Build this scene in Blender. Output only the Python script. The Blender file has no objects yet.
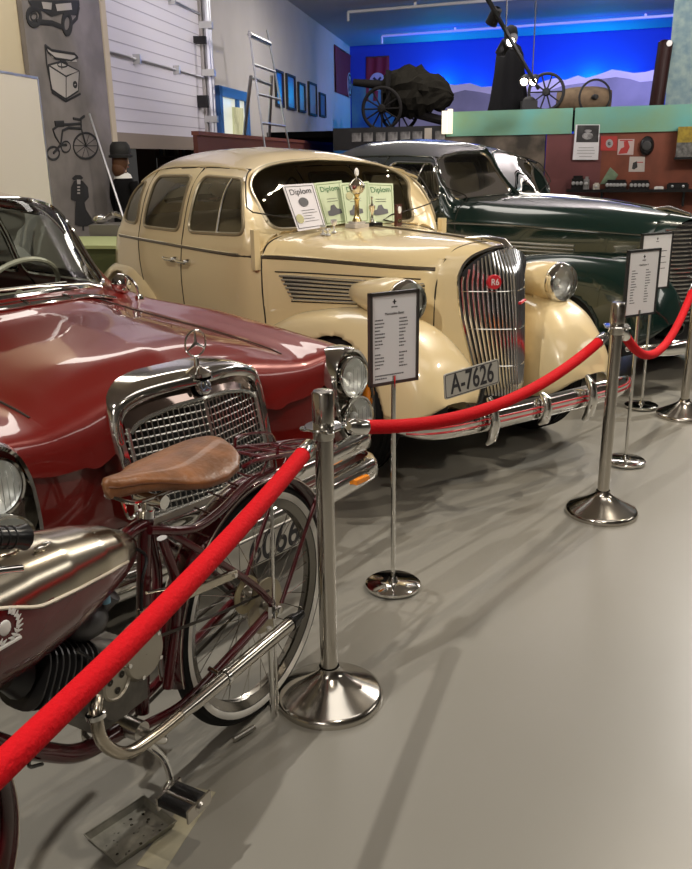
import bpy, bmesh, math, random
import numpy as np
from mathutils import Vector, Matrix
random.seed(7)
S = bpy.context.scene
COL = S.collection
PI = math.pi

# ------------------------------------------------------------------ camera
CF, CP, CR, CH = 851.27, math.radians(17.88), math.radians(0.858), 1.532
cd = bpy.data.cameras.new('camera'); cam = bpy.data.objects.new('camera', cd); COL.objects.link(cam)
cd.sensor_fit = 'VERTICAL'; cd.sensor_height = 36.0; cd.lens = CF*36/869
cd.clip_start = 0.05; cd.clip_end = 200
_F = Vector((0, math.cos(CP), -math.sin(CP))); _R = Vector((1, 0, 0)); _U = _R.cross(_F)
CRt = _R*math.cos(CR) - _U*math.sin(CR); CUp = _U*math.cos(CR) + _R*math.sin(CR)
M = Matrix((CRt, CUp, -_F)).transposed().to_4x4(); M.translation = Vector((0, 0, CH))
cam.matrix_world = M
S.camera = cam

# ------------------------------------------------------------------ world, lights, exposure
S.view_settings.view_transform = 'Standard'; S.view_settings.look = 'None'
S.view_settings.gamma = 1; S.view_settings.use_curve_mapping = False
S.view_settings.exposure = 0.0
w = bpy.data.worlds.new('world'); S.world = w; w.use_nodes = True
w.node_tree.nodes['Background'].inputs[0].default_value = (0.9, 0.85, 0.8, 1)
w.node_tree.nodes['Background'].inputs[1].default_value = 0.05

def light(kind, name, loc, target, energy, color=(1, .93, .82), size=.1, size_y=None, angle=60, blend=.4):
    d = bpy.data.lights.new(name, kind); d.energy = energy; d.color = color
    o = bpy.data.objects.new(name, d); COL.objects.link(o); o.location = loc
    o.rotation_euler = (Vector(target)-Vector(loc)).to_track_quat('-Z', 'Y').to_euler()
    if kind == 'AREA':
        d.size = size
        if size_y: d.shape = 'RECTANGLE'; d.size_y = size_y
    if kind == 'SPOT':
        d.spot_size = math.radians(angle); d.spot_blend = blend; d.shadow_soft_size = size
    if kind == 'POINT': d.shadow_soft_size = size
    return o
WARM = (1, .88, .72); NEU = (1, .94, .86)
# large soft lamps added under the ceiling for ambient fill
light('AREA', 'ambient_fill', (1.5, 2.0, 4.7), (1.5, 2.0, 0), 24, NEU, 3.5, 1.2)
light('AREA', 'ambient_fill', (-1.5, 8.5, 4.7), (-1.5, 8.5, 0), 70, NEU, 4, 1.2)
light('AREA', 'ambient_fill', (5.0, 11.0, 4.7), (5.0, 11.0, 0), 80, NEU, 4, 1.2)
light('AREA', 'ambient_fill', (1.8, 17.5, 4.7), (1.8, 17.5, 0), 150, NEU, 4, 1.2)
# track spots that draw the hard shadows
light('SPOT', 'track_spot', (4.85, 8.25, 4.3), (0.6, 2.4, 0), 800, NEU, .03, angle=62)
light('SPOT', 'track_spot', (-1.95, 0.55, 4.4), (0.5, 3.6, 0.2), 420, NEU, .04, angle=75)
light('SPOT', 'track_spot', (2.6, 5.0, 4.5), (0.2, 4.5, 0.8), 260, WARM, .05, angle=80)
light('SPOT', 'track_spot', (0.8, 0.2, 4.4), (-0.2, 3.2, 0.6), 160, WARM, .05, angle=80)
light('SPOT', 'track_spot', (4.4, 3.2, 4.4), (2.2, 5.6, 0.6), 240, WARM, .05, angle=80)
light('SPOT', 'track_spot', (2.2, 5.6, 4.6), (.9, 5.0, .5), 160, WARM, .04, angle=60)
light('SPOT', 'track_spot', (6.2, 9.6, 4.6), (6.3, 16.0, 1.2), 420, WARM, .08, angle=80)
light('SPOT', 'track_spot', (-0.8, 6.2, 4.5), (-3.8, 10.0, 1.8), 260, WARM, .08, angle=85)

light('AREA', 'ambient_fill', (9.0, 4.0, 4.7), (7.0, 4.0, 0), 80, NEU, 4, 1.5)
light('AREA', 'ambient_fill', (-2.0, -4.0, 4.7), (-1.0, -4.0, 0), 85, NEU, 4, 1.5)
light('SPOT', 'wall_fill', (3.2, 15.0, 4.7), (-2.2, 19.5, 2.6), 70, (1, .93, .9), .1, angle=75)  # unseen spot added to brighten the wall by the ladder
light('SPOT', 'wall_fill', (0.5, 9.0, 4.7), (-3.0, 12.2, 3.2), 190, (.66, .60, 1.0), .1, angle=52)  # unseen violet spot added to tint the garage door
light('SPOT', 'ceiling_fill', (3.0, 11.5, 3.4), (2.2, 13.0, 4.9), 600, (1, .92, .92), .2, angle=150)  # pair of unseen uplights added to lift the dark ceiling
light('SPOT', 'ceiling_fill', (7.0, 11.5, 3.4), (7.0, 13.0, 4.9), 450, (1, .92, .92), .2, angle=150)
light('SPOT', 'mountain_fill', (6.5, 17.5, 4.6), (6.0, 23.0, 3.0), 1200, (.50, .48, 1.0), .1, angle=95)  # unseen violet spot added to brighten the mountain boards

# ------------------------------------------------------------------ materials
MATS = {}
def _new(name):
    m = bpy.data.materials.new(name); m.use_nodes = True
    b = m.node_tree.nodes['Principled BSDF']
    return m, m.node_tree, b
def mat(name, col=(.5, .5, .5), rough=.5, metal=0, coat=0, emis=None, estr=0, bump=0, bscale=40, noise=0, nscale=6, col2=None, spec=.5, sheen=0):
    if name in MATS: return MATS[name]
    m, nt, b = _new(name)
    b.inputs['Base Color'].default_value = (*col, 1); b.inputs['Roughness'].default_value = rough
    b.inputs['Metallic'].default_value = metal; b.inputs['Coat Weight'].default_value = coat
    b.inputs['Coat Roughness'].default_value = .03
    b.inputs['Specular IOR Level'].default_value = spec
    if sheen: b.inputs['Sheen Weight'].default_value = sheen
    if emis: b.inputs['Emission Color'].default_value = (*emis, 1); b.inputs['Emission Strength'].default_value = estr
    tc = None
    def coords():
        return nt.nodes.new('ShaderNodeTexCoord')
    if noise or col2:
        tc = coords(); n = nt.nodes.new('ShaderNodeTexNoise'); n.inputs['Scale'].default_value = nscale; n.inputs['Detail'].default_value = 6
        nt.links.new(tc.outputs['Object'], n.inputs['Vector'])
        r = nt.nodes.new('ShaderNodeValToRGB')
        c2 = col2 or tuple(max(0, c*(1-noise)) for c in col)
        r.color_ramp.elements[0].position = .35; r.color_ramp.elements[1].position = .68
        r.color_ramp.elements[0].color = (*c2, 1); r.color_ramp.elements[1].color = (*col, 1)
        nt.links.new(n.outputs['Fac'], r.inputs['Fac']); nt.links.new(r.outputs['Color'], b.inputs['Base Color'])
    if bump:
        tc = tc or coords(); n2 = nt.nodes.new('ShaderNodeTexNoise'); n2.inputs['Scale'].default_value = bscale
        nt.links.new(tc.outputs['Object'], n2.inputs['Vector'])
        bp = nt.nodes.new('ShaderNodeBump'); bp.inputs['Strength'].default_value = bump; bp.inputs['Distance'].default_value = .01
        nt.links.new(n2.outputs['Fac'], bp.inputs['Height']); nt.links.new(bp.outputs['Normal'], b.inputs['Normal'])
    MATS[name] = m
    return m
def glass(name, tint=(.9, .95, .93), refl=1.0, base=.06):
    if name in MATS: return MATS[name]
    m = bpy.data.materials.new(name); m.use_nodes = True; nt = m.node_tree; nt.nodes.clear()
    o = nt.nodes.new('ShaderNodeOutputMaterial'); mx = nt.nodes.new('ShaderNodeMixShader')
    t = nt.nodes.new('ShaderNodeBsdfTransparent'); t.inputs[0].default_value = (*tint, 1)
    g = nt.nodes.new('ShaderNodeBsdfGlossy'); g.inputs['Roughness'].default_value = .02; g.inputs[0].default_value = (refl, refl, refl, 1)
    f = nt.nodes.new('ShaderNodeFresnel'); f.inputs[0].default_value = 1.32
    nt.links.new(f.outputs[0], mx.inputs[0]); nt.links.new(t.outputs[0], mx.inputs[1]); nt.links.new(g.outputs[0], mx.inputs[2])
    nt.links.new(mx.outputs[0], o.inputs[0]); MATS[name] = m
    return m
chrome = mat('chrome', (.78, .77, .74), .07, 1)
steel = mat('polished_steel', (.55, .52, .47), .16, 1)
steel_b = mat('brushed_steel', (.50, .48, .44), .28, 1)
alu = mat('aluminium', (.62, .63, .66), .35, 1)
black = mat('black_gloss', (.012, .012, .013), .25)
blackm = mat('black_matt', (.015, .015, .016), .7)
rubber = mat('tyre_rubber', (.009, .009, .0095), .75, spec=.25)
white = mat('white_gloss', (.78, .78, .76), .4)
paper = mat('paper', (.74, .74, .76), .6)
ink = mat('ink', (.03, .03, .035), .7)
P_red = mat('maroon_paint', (.17, .006, .004), .3, .2, coat=1)
P_cream = mat('cream_paint', (.72, .58, .33), .28, 0, coat=.9)
P_green = mat('dark_green_paint', (.003, .017, .014), .2, .1, coat=1)
P_moped = mat('moped_maroon', (.075, .004, .008), .25, .1, coat=.8)
seam = mat('seam_shadow_gap', (.02, .015, .01), .8)
redvelvet = mat('red_velvet', (.60, .004, .010), .8, bump=.3, bscale=120, spec=.15)
leather = mat('brown_leather', (.25, .10, .035), .42, coat=.15, noise=.45, nscale=14, bump=.25, bscale=60)
amber = mat('amber_lens_and_glint', (.8, .25, .02), .15)
G_win = glass('window_glass', (.88, .92, .89))
G_ws = glass('windscreen_glass', (.90, .94, .91))
G_clear = glass('clear_glass', (.93, .95, .95))
G_lens = mat('lamp_lens', (.75, .76, .74), .08, .35, coat=1)
whitewall = mat('whitewall', (.74, .72, .66), .55)
int_dark = mat('interior_dark', (.05, .045, .04), .8)
int_tan = mat('interior_tan', (.22, .17, .11), .8)

# ------------------------------------------------------------------ mesh helpers
def V3(p): return np.array(p, float)
class MB:
    def __init__(s): s.v = []; s.f = []
    def add(s, vs, fs):
        n = len(s.v); s.v += [tuple(map(float, p)) for p in vs]; s.f += [tuple(i+n for i in f) for f in fs]; return s
    def box(s, lo, hi, rot=None, c=None):
        (x0, y0, z0), (x1, y1, z1) = lo, hi
        vs = [(x0,y0,z0),(x1,y0,z0),(x1,y1,z0),(x0,y1,z0),(x0,y0,z1),(x1,y0,z1),(x1,y1,z1),(x0,y1,z1)]
        if rot is not None: vs = [tuple(rot @ Vector(v)) for v in vs]
        if c is not None: vs = [(v[0]+c[0], v[1]+c[1], v[2]+c[2]) for v in vs]
        return s.add(vs, [(0,3,2,1),(4,5,6,7),(0,1,5,4),(1,2,6,5),(2,3,7,6),(3,0,4,7)])
    def grid(s, P, cu=False, cv=False):
        P = np.asarray(P, float); a, b = P.shape[:2]
        fs = []
        for i in range(a if cu else a-1):
            for j in range(b if cv else b-1):
                fs.append((i*b+j, ((i+1)%a)*b+j, ((i+1)%a)*b+(j+1)%b, i*b+(j+1)%b))
        return s.add(P.reshape(-1, 3), fs)
    def tube(s, pts, r, n=10, closed=False, caps=True, flat=1.0, up=None):
        P = [V3(p) for p in pts]; m = len(P); R = r if hasattr(r, '__len__') else [r]*m
        T = []
        for i in range(m):
            a = P[(i-1)%m] if (closed or i > 0) else P[i]; b = P[(i+1)%m] if (closed or i < m-1) else P[i]
            t = b-a; T.append(t/(np.linalg.norm(t)+1e-12))
        u = V3(up) if up is not None else (V3((0,0,1)) if abs(T[0][2]) < .9 else V3((1,0,0)))
        rings = []
        for i in range(m):
            u = (V3(up) if up is not None else u); u = u - T[i]*(u@T[i]); u /= (np.linalg.norm(u)+1e-12); w_ = np.cross(T[i], u)
            rings.append([P[i]+R[i]*(math.cos(a)*w_+flat*math.sin(a)*u) for a in np.linspace(0, 2*PI, n, endpoint=False)])
        base = len(s.v); s.grid(rings, cu=closed, cv=True)
        if caps and not closed:
            s.f.append(tuple(base+j for j in range(n))[::-1]); s.f.append(tuple(base+(m-1)*n+j for j in range(n)))
        return s
    def lathe(s, prof, o=(0,0,0), ax=(0,0,1), n=28):
        ax = V3(ax); ax /= np.linalg.norm(ax); u = V3((1,0,0)) if abs(ax[0]) < .8 else V3((0,1,0)); u = u-ax*(u@ax); u /= np.linalg.norm(u); w_ = np.cross(ax, u); o = V3(o)
        P = [[o+ax*h+r*(math.cos(a)*u+math.sin(a)*w_) for a in np.linspace(0, 2*PI, n, endpoint=False)] for r, h in prof]
        return s.grid(P, cv=True)
    def ball(s, c, r, n=12):
        r = r if hasattr(r, '__len__') else (r,)*3
        P = [[(c[0]+r[0]*math.sin(t)*math.cos(a), c[1]+r[1]*math.sin(t)*math.sin(a), c[2]+r[2]*math.cos(t)) for a in np.linspace(0, 2*PI, n*2, endpoint=False)] for t in np.linspace(.02, PI-.02, n)]
        return s.grid(P, cv=True)
    def prism(s, poly, h0, h1, fn=None):
        """polygon of 2-D points extruded from h0 to h1; fn(a, b, h) -> xyz"""
        fn = fn or (lambda a, b, h: (a, b, h)); n = len(poly)
        vs = [fn(a, b, h0) for a, b in poly]+[fn(a, b, h1) for a, b in poly]
        return s.add(vs, [tuple(range(n))[::-1], tuple(range(n, 2*n))]+[(i, (i+1)%n, n+(i+1)%n, n+i) for i in range(n)])
    def build(s, name, m, parent=None, smooth=True, angle=38, **tg):
        me = bpy.data.meshes.new(name); me.from_pydata(s.v, [], s.f); me.validate()
        bm = bmesh.new(); bm.from_mesh(me); bmesh.ops.remove_doubles(bm, verts=bm.verts, dist=1e-5)
        bmesh.ops.recalc_face_normals(bm, faces=bm.faces); bm.to_mesh(me); bm.free()
        me.polygons.foreach_set('use_smooth', [smooth]*len(me.polygons))
        if smooth: me.set_sharp_from_angle(angle=math.radians(angle))
        me.materials.append(m)
        o = bpy.data.objects.new(name, me); COL.objects.link(o)
        if parent is not None: o.parent = parent
        for k, v in tg.items(): o[k] = v
        return o
def thing(name, label, cat, loc=(0,0,0), rz=0, group=None):
    o = bpy.data.objects.new(name, None); COL.objects.link(o); o.empty_display_size = .1
    o.location = loc; o.rotation_euler = (0, 0, rz); o['label'] = label; o['category'] = cat
    if group: o['group'] = group
    return o
def tag(o, label, cat, group=None):
    o['label'] = label; o['category'] = cat
    if group: o['group'] = group
    return o
def struct(o): o['kind'] = 'structure'; return o
def dup(root, loc=None, rz=None, label=None, group=None):
    r = root.copy(); COL.objects.link(r)
    if loc is not None: r.location = loc
    if rz is not None: r.rotation_euler = (0, 0, rz)
    if label: r['label'] = label
    if group: r['group'] = group
    for ch in list(root.children):
        c = ch.copy(); COL.objects.link(c); c.parent = r
        for g in ch.children:
            d = g.copy(); COL.objects.link(d); d.parent = c
    return r
def text(name, body, size, m, parent, mtx, depth=.001, sx=1.0, align='CENTER', bold=0):
    cu = bpy.data.curves.new(name, 'FONT'); cu.body = body; cu.size = size; cu.extrude = depth; cu.align_x = align; cu.align_y = 'CENTER'; cu.offset = bold
    to = bpy.data.objects.new(name, cu); COL.objects.link(to)
    dg = bpy.context.evaluated_depsgraph_get(); me = bpy.data.meshes.new_from_object(to.evaluated_get(dg))
    bpy.data.objects.remove(to)
    me.materials.clear(); me.materials.append(m)
    me.transform(mtx @ Matrix.Scale(sx, 4, (1, 0, 0)))
    o = bpy.data.objects.new(name, me); COL.objects.link(o)
    if parent is not None: o.parent = parent
    return o
def frame_mtx(o, xdir, ydir):
    x = Vector(xdir).normalized(); y = Vector(ydir); y = (y-x*y.dot(x)).normalized(); z = x.cross(y)
    m = Matrix((x, y, z)).transposed().to_4x4(); m.translation = Vector(o); return m
def ray_dir(px, py): return _F + CRt*((px-346)/CF) - CUp*((py-434.5)/CF)
def onpl(px, py, p, n):
    d = ray_dir(px, py); n = Vector(n); c = Vector((0, 0, CH)); t = (Vector(p)-c).dot(n)/d.dot(n); return c+d*t
def atY(px, py, Y): return onpl(px, py, (0, Y, 0), (0, 1, 0))
def atZ(px, py, z): return onpl(px, py, (0, 0, z), (0, 0, 1))
def cr(pts, n=8, closed=False):
    """Catmull-Rom through points"""
    P = [V3(p) for p in pts]; m = len(P); out = []
    for i in range(m if closed else m-1):
        p1, p2 = P[i], P[(i+1)%m]
        p0 = P[(i-1)%m] if (closed or i > 0) else 2*p1-p2
        p3 = P[(i+2)%m] if (closed or i+2 < m) else 2*p2-p1
        for k in range(n):
            t = k/n; out.append(.5*((2*p1)+(-p0+p2)*t+(2*p0-5*p1+4*p2-p3)*t*t+(-p0+3*p1-3*p2+p3)*t**3))
    if not closed: out.append(P[-1])
    return out
def pchip(x, Y, xs):
    x = np.asarray(x, float); Y = np.asarray(Y, float); h = np.diff(x); sh = Y.reshape(len(x), -1)
    d = np.diff(sh, axis=0)/h[:, None]; n = len(x); m = np.zeros_like(sh)
    for i in range(1, n-1):
        w1, w2 = 2*h[i]+h[i-1], h[i]+2*h[i-1]
        ok = d[i-1]*d[i] > 0
        with np.errstate(all='ignore'): val = (w1+w2)/(w1/d[i-1]+w2/d[i])
        m[i] = np.where(ok, val, 0)
    m[0] = d[0]; m[-1] = d[-1]
    idx = np.clip(np.searchsorted(x, xs, side='right')-1, 0, n-2); t = ((xs-x[idx])/h[idx])[:, None]; H = h[idx][:, None]
    r = (2*t**3-3*t**2+1)*sh[idx]+(t**3-2*t**2+t)*H*m[idx]+(-2*t**3+3*t**2)*sh[idx+1]+(t**3-t**2)*H*m[idx+1]
    return r.reshape((len(xs),)+Y.shape[1:])
def rpoly(pts, r, n=5):
    """round the corners of a 2-D polygon"""
    P = [V3(p) for p in pts]; m = len(P); out = []
    for i in range(m):
        a, b, c = P[i-1], P[i], P[(i+1)%m]; la, lc = np.linalg.norm(a-b), np.linalg.norm(c-b); rr = min(r, la*.45, lc*.45)
        p, q = b+(a-b)/la*rr, b+(c-b)/lc*rr
        for k in range(n+1): t = k/n; out.append((1-t)**2*p+2*t*(1-t)*b+t*t*q)
    return np.array(out)
def inpoly(x, y, P):
    c = np.zeros(x.shape, bool); n = len(P)
    for i in range(n):
        x0, y0 = P[i]; x1, y1 = P[(i+1)%n]
        if y0 == y1: continue
        c ^= ((y0 > y) != (y1 > y)) & (x < (x1-x0)*(y-y0)/(y1-y0)+x0)
    return c
def snap(x, y, P):
    best = None; bd = None; n = len(P)
    for i in range(n):
        a, b = P[i], P[(i+1)%n]; d = b-a; L = d@d+1e-12; t = np.clip(((x-a[0])*d[0]+(y-a[1])*d[1])/L, 0, 1)
        qx, qy = a[0]+t*d[0], a[1]+t*d[1]; dd = (qx-x)**2+(qy-y)**2
        if best is None: best = [qx, qy]; bd = dd
        else:
            k = dd < bd; best[0] = np.where(k, qx, best[0]); best[1] = np.where(k, qy, best[1]); bd = np.where(k, dd, bd)
    return best[0], best[1]

def shell(us, ctrl, regions, nu=220, per=10, us_dense=None, mxws=-1.1):
    """ctrl [station][k] = (x,y,z), y>=0 half section from sill to crown. Returns dict region -> MB and surface sampler.
    regions: (key, view, poly, side) view 'S' = (x,z) on sides, 'F' = (y,z) front, 'R' rear, 'T' = (x,y) from above"""
    ctrl = np.array(ctrl, float)
    xs = us_dense if us_dense is not None else np.linspace(us[0], us[-1], nu)
    D = pchip(us, ctrl, xs)                      # nu,K,3
    rows = []
    for i in range(len(xs)):
        half = cr(D[i], per); mir = [np.array((p[0], -p[1], p[2])) for p in half[:-1]][::1]
        rows.append(half[:-1]+[half[-1]]+mir[::-1])
    G = np.array(rows); a, b = G.shape[:2]
    C = (G[:-1, :-1]+G[1:, :-1]+G[1:, 1:]+G[:-1, 1:])/4
    Nn = np.cross(G[1:, :-1]-G[:-1, :-1], G[:-1, 1:]-G[:-1, :-1]); Nn /= (np.linalg.norm(Nn, axis=2, keepdims=True)+1e-12)
    lab = np.zeros((a-1, b-1), int)
    K = ctrl.shape[1]; vv = np.concatenate([(K-1)-np.arange((K-1)*per+1)/per, -np.arange(1, (K-1)*per+1)/per]); vv = vv[:b] if len(vv) >= b else vv
    PU = np.repeat(((xs[:-1]+xs[1:])/2)[:, None], b-1, 1); PV = np.repeat(((vv[:-1]+vv[1:])/2)[None, :], a-1, 0)
    G0 = G.copy()
    def bil(u, v):
        u = np.atleast_1d(u); v = np.atleast_1d(v); i = np.clip(np.searchsorted(xs, u, side='right')-1, 0, a-2); fu = np.clip((u-xs[i])/(xs[i+1]-xs[i]), 0, 1)
        jf = np.clip(((K-1)-v)*per, 0, b-1.001); j = jf.astype(int); fv = jf-j; fu = fu[:, None]; fv = fv[:, None]
        return G0[i, j]*(1-fu)*(1-fv)+G0[i+1, j]*fu*(1-fv)+G0[i, j+1]*(1-fu)*fv+G0[i+1, j+1]*fu*fv
    for ri, (key, view, poly, rng) in enumerate(regions):
        X, Y, Z = C[..., 0], C[..., 1], C[..., 2]
        if view == 'P': A, B = PU, PV; ok = np.ones(A.shape, bool)
        elif view == 'S': A, B = X, Z; ok = (np.abs(Y) > rng[0]) & ((np.abs(Nn[..., 1]) > np.abs(Nn[..., 0])*1.05) if rng[0] > 0 else True) & ((Y > 0) if rng[1] > 0 else (Y < 0) if rng[1] < 0 else True)
        elif view in 'FR': A, B = Y, Z; ok = (X > rng[0]) & (X < rng[1]) & (np.abs(Nn[..., 0]) > .3)
        else: A, B = X, Y; ok = (Z > rng[0])
        ok = ok & inpoly(A, B, poly) & (lab == 0)
        lab[ok] = ri+1
    # snap the border vertices of each region
    for ri, (key, view, poly, rng) in enumerate(regions):
        L = (lab == ri+1); n_in = np.zeros((a, b)); n_t = np.zeros((a, b))
        for di in (0, 1):
            for dj in (0, 1):
                n_in[di:a-1+di, dj:b-1+dj] += L; n_t[di:a-1+di, dj:b-1+dj] += 1
        e = (n_in > 0) & (n_in < n_t)
        if not e.any(): continue
        if view == 'P':
            gi, gj = np.nonzero(e); qx, qy = snap(xs[gi], vv[gj], poly); k = (np.abs(qx-xs[gi]) < .02) & (np.abs(qy-vv[gj]) < .25); nw = bil(qx, qy); G[gi[k], gj[k]] = nw[k]; continue
        i0, i1 = {'S': (0, 2), 'F': (1, 2), 'R': (1, 2), 'T': (0, 1)}[view]
        qx, qy = snap(G[..., i0][e], G[..., i1][e], poly)
        dist = np.hypot(qx-G[..., i0][e], qy-G[..., i1][e]); k = dist < .03
        t0 = G[..., i0][e]; t1 = G[..., i1][e]; t0[k] = qx[k]; t1[k] = qy[k]
        tmp = G[..., i0]; tmp[e] = t0; G[..., i0] = tmp; tmp = G[..., i1]; tmp[e] = t1; G[..., i1] = tmp
    out = {}
    keys = ['body']+[r[0] for r in regions]
    flat = G.reshape(-1, 3)
    for li, key in enumerate(keys):
        ii, jj = np.nonzero(lab == li)
        if not len(ii): continue
        q = np.stack([ii*b+jj, (ii+1)*b+jj, (ii+1)*b+jj+1, ii*b+jj+1], 1)
        uq, inv = np.unique(q, return_inverse=True); inv = inv.reshape(q.shape)
        mb = out.get(key) or MB(); mb.add(flat[uq], [tuple(map(int, r)) for r in inv]); out[key] = mb
    def onsurf(view, pts, side=1, xr=(-99, 99), off=0.0):
        """project 2-D path points on the surface"""
        res = []; X, Y, Z = flat.T
        if view == 'P': return bil(np.array(pts)[:, 0], np.array(pts)[:, 1])
        nrm_ok = np.zeros(a*b, bool); q_ = np.zeros((a, b), bool); q_[:-1, :-1] |= np.abs(Nn[..., 0]) > .3; nrm_ok = q_.reshape(-1)
        q_ = np.zeros((a, b), bool); q_[:-1, :-1] |= np.abs(Nn[..., 1]) > np.abs(Nn[..., 0])*1.05; sd_ok = q_.reshape(-1)
        if view == 'S': msk = (Y*side > .05) & (sd_ok | (X > mxws))
        elif view == 'T': msk = Z > .6
        else: msk = (X > xr[0]) & (X < xr[1]) & nrm_ok
        F_ = flat[msk]; i0, i1, i2 = {'S': (0, 2, 1), 'F': (1, 2, 0), 'T': (0, 1, 2)}[view]
        for p in pts:
            d = np.hypot(F_[:, i0]-p[0], F_[:, i1]-p[1]); k = np.argpartition(d, 3)[:3]; wts = 1/(d[k]+1e-4); v = (F_[k, i2]*wts).sum()/wts.sum()
            q = [0, 0, 0]; q[i0] = p[0]; q[i1] = p[1]; q[i2] = v+off*(side if view == 'S' else 1); res.append(tuple(q))
        return res
    return out, onsurf
def dense(pts, step=.02, closed=False):
    P = [V3(p) for p in pts]; out = []
    for i in range(len(P) if closed else len(P)-1):
        a, b = P[i], P[(i+1)%len(P)]; n = max(1, int(np.linalg.norm(b-a)/step))
        out += [a+(b-a)*k/n for k in range(n)]
    if not closed: out.append(P[-1])
    return out
def smooth_path(P, it=2, closed=False):
    P = np.array(P, float)
    for _ in range(it):
        Q = P.copy()
        if closed: P = (np.roll(Q, 1, 0)+2*Q+np.roll(Q, -1, 0))/4
        else: P[1:-1] = (Q[:-2]+2*Q[1:-1]+Q[2:])/4
    return P

def wheel_parts(parent, x, y, R, wdt, rimr, side, hubm, rimm, ww=False):
    """a road wheel as a part with tyre, rim, hubcap sub-parts; side=+1 outer face towards +y"""
    w_ = MB(); s = side
    prof = [(rimr-.01, -wdt*.42), (rimr+.02, -wdt*.5), (R-.04, -wdt*.55), (R-.008, -wdt*.42), (R, -wdt*.2), (R, wdt*.2), (R-.008, wdt*.42), (R-.04, wdt*.55), (rimr+.02, wdt*.5), (rimr-.01, wdt*.42), (rimr-.01, -wdt*.42)]
    w_.lathe(prof, (x, y, R), (0, s, 0), 48)
    for dy in (-.3, -.1, .1, .3):
        w_.tube([(x+(R+.001)*math.cos(a), y+dy*wdt, R+(R+.001)*math.sin(a)) for a in np.linspace(0, 2*PI, 48, endpoint=False)], .004, 6, closed=True)
    t = w_.build('wheel', rubber, parent)
    MB().lathe([(0, wdt*.1), (rimr*.5, wdt*.12), (rimr*.8, wdt*.05), (rimr*.93, wdt*.3), (rimr+.005, wdt*.52), (rimr-.01, wdt*.3), (rimr-.02, -wdt*.4)], (x, y, R), (0, s, 0), 40).build('wheel_rim', rimm, t)
    MB().lathe([(0, wdt*.62), (rimr*.25, wdt*.58), (rimr*.5, wdt*.4), (rimr*.62, wdt*.15)], (x, y, R), (0, s, 0), 32).build('hubcap', hubm, t)
    if ww: MB().lathe([(R-.075, wdt*.555), (R-.035, wdt*.56)], (x, y, R), (0, s, 0), 48).build('whitewall', whitewall, t)
    return t
def headlamp(parent, c, r, back, m, name='headlamp', length=.4, ringm=None):
    """bullet lamp facing +x"""
    o = MB().lathe([(r*1.02, 0), (r*1.12, -.02), (r*1.16, -.07), (r*1.1, -.16), (r*.85, -length*.62), (r*.5, -length*.9), (.01, -length)], c, (1, 0, 0), 32).build(name, m, parent)
    MB().lathe([(r*.93, .012), (r*1.02, .03), (r*1.14, .012), (r*1.16, -.015), (r*1.08, -.03)], c, (1, 0, 0), 36).build('lamp_ring', ringm or chrome, o)
    lens = MB().lathe([(.001, .045), (r*.3, .042), (r*.6, .035), (r*.85, .022), (r*.97, .008)], c, (1, 0, 0), 32)
    lens.build('lamp_lens', G_clear, o)
    rf = MB().lathe([(.001, -.09), (r*.4, -.075), (r*.75, -.035), (r*.97, .004)], c, (1, 0, 0), 32); rf.build('reflector', mat('silvered_reflector', (.86, .86, .83), .35, .35), o)
    MB().ball((c[0]-.03, c[1], c[2]), .02, 8).build('bulb', white, o)
    return o

# ------------------------------------------------------------------ room
FL = mat('floor_paint', (.255, .245, .215), .33, noise=.07, nscale=.6, bump=.05, bscale=9)
cement = mat('wall_plaster', (.52, .49, .46), .85, noise=.08, nscale=1.2)
wallcream = mat('wall_cream', (.62, .54, .38), .8)
ceilm = mat('ceiling_paint', (.44, .42, .42), .7)
struct(MB().box((-9, -7, -.1), (16, 32, 0)).build('floor', FL, smooth=False))
struct(MB().box((-9, -7, 4.9), (16, 32, 5.1)).build('ceiling', ceilm, smooth=False))
LW0 = Vector((.3, 29, 0)); LD = Vector((.174, .985, 0)).normalized(); LN = Vector((LD.y, -LD.x, 0))   # wall_left runs along LD, LN points into the hall
BD = Vector((.94, -.336, 0)).normalized(); BN = Vector((-abs(BD.y), -BD.x, 0)).normalized()             # back wall
BN = Vector((BD.y, -BD.x, 0))
def lw(px, py, off=0):
    p = onpl(px, py, LW0+LN*off, LN); return (p-LW0).dot(LD), p.z
def wallbox(mb, s0, s1, z0, z1, o0, o1, base=LW0, d=LD, n=LN):
    vs = [base+d*a+n*b+Vector((0, 0, z)) for z in (z0, z1) for a, b in ((s0, o0), (s1, o0), (s1, o1), (s0, o1))]
    return mb.add(vs, [(0,3,2,1),(4,5,6,7),(0,1,5,4),(1,2,6,5),(2,3,7,6),(3,0,4,7)])
# garage opening pixels on the left wall
gs0, _ = lw(113, 130); gs1, _ = lw(203, 60)
gz0 = (lw(113, 132)[1]+lw(203, 139)[1])/2
ZT = 4.9
m = MB()
wallbox(m, -38, gs0, 0, ZT, -.2, 0); wallbox(m, gs1, 0, 0, ZT, -.2, 0)
struct(m.build('wall_left', cement, smooth=False))
m = MB(); wallbox(m, -.2, 18, 0, ZT, -.2, 0, LW0, BD, BN)
bluewall = mat('wall_blue_sky', (.03, .07, .42), .9, spec=.1)
struct(m.build('wall_back', bluewall, smooth=False))
struct(MB().box((15.8, -7, 0), (16, 32, 4.9)).build('wall_right', cement, smooth=False))
struct(MB().box((-9, -7, 0), (16, -6.8, 4.9)).build('wall_front', mat('wall_front_grey', (.60, .57, .53), .8), smooth=False))
# recess behind the garage opening
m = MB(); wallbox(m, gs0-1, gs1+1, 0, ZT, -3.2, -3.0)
struct(m.build('wall_recess', mat('recess_dark', (.12, .09, .07), .8), smooth=False))
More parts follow.
